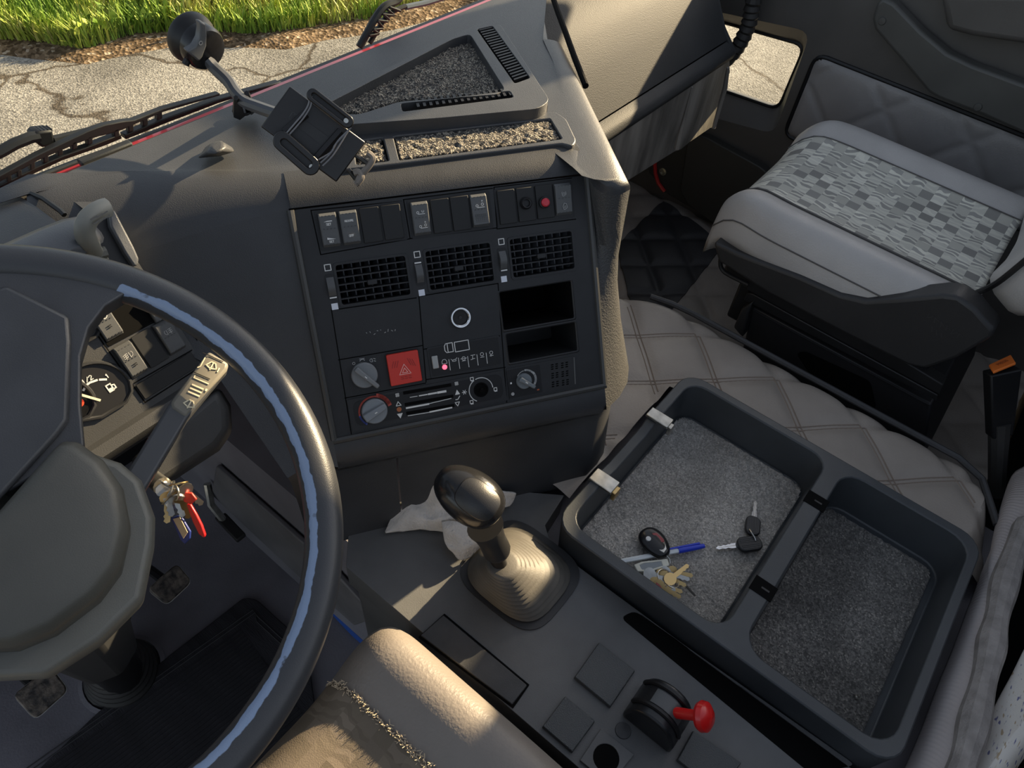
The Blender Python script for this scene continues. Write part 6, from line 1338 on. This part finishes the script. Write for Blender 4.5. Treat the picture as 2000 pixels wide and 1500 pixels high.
bm = B(); prism(bm, [Xp(x, y, XR + .012) for x, y in ((1470, 600), (1820, 790), (1800, 900), (1440, 720))], (.40, 0, 0)); rs = obj('riser_box', bm, mat('riser_black', (.020, .020, .022), .45), ps, .004)
bm = B(); tube(bm, [Xp(1471, 606, XR + .010), Xp(1813, 790, XR + .010)], .003, 6); obj('riser_edge', bm, DARKM, rs)
bm = B(); prism(bm, roundpoly([Xp(x, y, XR + .011) for x, y in ((1555, 690), (1572, 686), (1700, 745), (1712, 800), (1600, 760))], .012, 3), (.002, 0, 0)); obj('riser_opening', bm, VOID, rs)
bm = B(); prism(bm, [Xp(x, y, XR - .01) for x, y in ((1432, 640), (1447, 604), (1470, 590), (1462, 610), (1450, 660))], (.05, 0, 0)); obj('front_bracket', bm, SKM, ps, .004)
bm = B(); tube(bm, smoothpath([Xp(x, y, XS + .01) for x, y in ((1408, 500), (1407, 516), (1412, 528), (1426, 538), (1462, 556))], 5), .0045, 8); obj('adjust_loop', bm, BLACK, ps)
# backrest
bm = B(); secs = []
for k in range(13):
    t = k / 12; y = -.125 - .26 * t; z = .675 + .60 * t; w_ = .248 * (1 - .10 * t) * min(1, .80 + t * 2.2); th = .085 * min(1, .55 + 1.5 * t)
    nrm = V((0, .934, .357)); prof = []
    for (a, b) in ((-1, -.8), (-1, 0), (-.97, .7), (-.86, 1.05), (-.68, .98), (-.56, .72), (0, .68), (.56, .72), (.68, .98), (.86, 1.05), (.97, .7), (1, 0), (1, -.8)): prof.append(V((px0 + a * w_, y, z)) + nrm * (b * th))
    secs.append(prof)
loft(bm, secs, True, True); obj('backrest', bm, VINYL, ps, smooth=60, sub=1)
bm = B()
pp = []
for k in range(13):
    t = k / 12; y = -.125 - .26 * t; z = .675 + .60 * t; w_ = .248 * (1 - .10 * t) * min(1, .80 + t * 2.2); th = .085 * min(1, .55 + 1.5 * t); pp.append(V((px0 - .93 * w_, y, z)) + V((0, .934, .357)) * (.93 * th))
tube(bm, smoothpath(pp, 4), .005, 8); obj('piping', bm, BLACK, ps)

# ------------------------------------------------------------------ belt buckle
bk_ = thing('seat_belt_buckle', V((1.2, -.31, .37)), 'black seat belt buckle with an orange release button', 'buckle')
a, b = Yp(1946, 966, -.31), Yp(1957, 722, -.185)
bm = B(); tube(bm, [a, a.lerp(b, .35), a.lerp(b, .6)], [.014, .016, .018], 10); obj('stalk', bm, RUBBER, bk_)
d = (b - a).normalized(); s = CI - d * CI.dot(d); s.normalize(); n_ = d.cross(s)
bm = B(); m0 = a.lerp(b, .5); taper(bm, [m0 - s * .018 - n_ * .012, m0 + s * .018 - n_ * .012, m0 + s * .018 + n_ * .012, m0 - s * .018 + n_ * .012], [b - s * .026 - n_ * .013, b + s * .026 - n_ * .013, b + s * .026 + n_ * .013, b - s * .026 + n_ * .013]); obj('buckle_body', bm, BLACK, bk_, .003)
BFr = Fr(b + d * .007, s, n_, d); c4 = [BFr.at(x, y) for x, y in ((1931, 717), (1974, 697), (1984, 713), (1940, 731))]
bm = B(); prism(bm, c4, d * .005); ob_ = obj('release_button', bm, ORANGE, bk_, .0015); ob_['label'] = 'orange release button'
g = Fr(sum(c4, V((0, 0, 0))) / 4 + d * .0062, (c4[1] - c4[0]), d.cross((c4[1] - c4[0]).normalized()), d)
if g.v.dot(CJ) < 0: g = Fr(g.o, g.u, -g.v, g.n)
bm = B(); text(bm, g, 'PRESS', 0, 0, .005, .0036, .0007); obj('lettering', bm, mat('dark_orange_print', (.35, .08, .02), .6), ob_)

# ------------------------------------------------------------------ bunk behind the seats
BPL = Fr((0, -.30, .47), (1, 0, 0), (0, -.6, .8), (0, .8, .6))
bunk = thing('sleeper_bunk', (.9, -.35, .4), 'beige ribbed fabric front of the bunk behind the tray', 'bunk')
lp = [(1700, 1640), (1768, 1498), (1850, 1290), (1930, 1085), (1936, 1060), (1948, 1010), (1975, 930), (2040, 860)]
rp = [(2040, 985), (2000, 1035), (1965, 1130), (1945, 1215), (1930, 1290), (1905, 1400), (1878, 1500), (1830, 1640)]
LP0 = [BPL.at(x, y) for x, y in lp]; RP0 = [BPL.at(x, y, .012) for x, y in rp[::-1]]
LP0.append(LP0[-1] + V((.55, -.01, -.02))); RP0.append(RP0[-1] + V((.55, -.01, -.02)))
LPt = smoothpath(LP0, 6); RPt = smoothpath(RP0, 6)
bm = B(); n_ = len(LPt) - 1
def bf(i, j):
    k = j * n_; a = int(min(k, n_ - 1)); p = LPt[a].lerp(LPt[a + 1], k - a); q = RPt[a].lerp(RPt[a + 1], k - a); r_ = p.lerp(q, i); return r_ + BPL.n * (.012 * math.sin(math.pi * i) + .003 * noise.noise(r_ * 14))
slab(bm, bf, 20, 84, .03, -BPL.n)
RIBF = mat('ribbed_fabric', (.46, .42, .41), .85)
t_ = RIBF.node_tree; nn2 = t_.nodes; tcx = nn2.new('ShaderNodeTexCoord'); mpx = nn2.new('ShaderNodeMapping'); mpx.inputs['Rotation'].default_value = (0, 0, R(38)); wvx = nn2.new('ShaderNodeTexWave'); wvx.inputs['Scale'].default_value = 58; wvx.inputs['Distortion'].default_value = .4
t_.links.new(tcx.outputs['Object'], mpx.inputs[0]); t_.links.new(mpx.outputs[0], wvx.inputs['Vector']); bpx = nn2.new('ShaderNodeBump'); bpx.inputs['Strength'].default_value = .5; bpx.inputs['Distance'].default_value = .0015; t_.links.new(wvx.outputs['Fac'], bpx.inputs['Height']); t_.links.new(bpx.outputs[0], nn2['Principled BSDF'].inputs['Normal'])
obj('ribbed_cover', bm, RIBF, bunk, smooth=180)
bm = B(); tube(bm, RPt, [.017 + .002 * math.sin(k * .7) for k in range(len(RPt))], 10); obj('edge_roll', bm, mat('grey_felt', (.27, .25, .235), .95, bump=.6, bscale=300, var=.2, vscale=40), bunk)
SH = Fr((0, -.42, .62), (1, 0, 0), (0, -.5, .866), (0, .866, .5))
lp2 = smoothpath([SH.at(x, y) for x, y in ((2040, 1205), (2000, 1272), (1965, 1340), (1930, 1410), (1898, 1500), (1860, 1620))], 6)
bm = B(); n3 = len(lp2) - 1
def sf(i, j):
    k = j * n3; a = int(min(k, n3 - 1)); p = lp2[a].lerp(lp2[a + 1], k - a); q = p + V((.0, -.05, .0)) * i + V((.22, 0, .05)) * i; return q + SH.n * (.02 * math.sqrt(i) + .004 * noise.noise(q * 18))
slab(bm, sf, 26, 40, .03, -SH.n)
SHM = checks('printed_sheet', (.66, .63, .58), (.70, .67, .62), (.70, .67, .62), 60)
n_ = SHM.node_tree.nodes; L_ = SHM.node_tree.links; b_ = n_['Principled BSDF']; tc2 = n_.new('ShaderNodeTexCoord'); mp2 = n_.new('ShaderNodeMapping'); mp2.inputs['Scale'].default_value = (70, 400, 70); mp2.inputs['Rotation'].default_value = (0, 0, R(75)); nz2 = n_.new('ShaderNodeTexNoise'); nz2.inputs['Scale'].default_value = 1; nz2.inputs['Detail'].default_value = 1
L_.new(tc2.outputs['Object'], mp2.inputs[0]); L_.new(mp2.outputs[0], nz2.inputs['Vector']); cr2 = n_.new('ShaderNodeValToRGB'); e = cr2.color_ramp.elements; e[0].position = .30; e[0].color = (.15, .15, .28, 1); e[1].position = .36; e[1].color = (.66, .63, .58, 1); x_ = e.new(.66); x_.color = (.66, .63, .58, 1); x_ = e.new(.72); x_.color = (.42, .33, .22, 1)
L_.new(nz2.outputs['Fac'], cr2.inputs[0]); L_.new(cr2.outputs[0], b_.inputs['Base Color'])
tag(obj('bunk_sheet', bm, SHM, smooth=180), 'white printed bed sheet at the corner of the bunk', 'sheet')
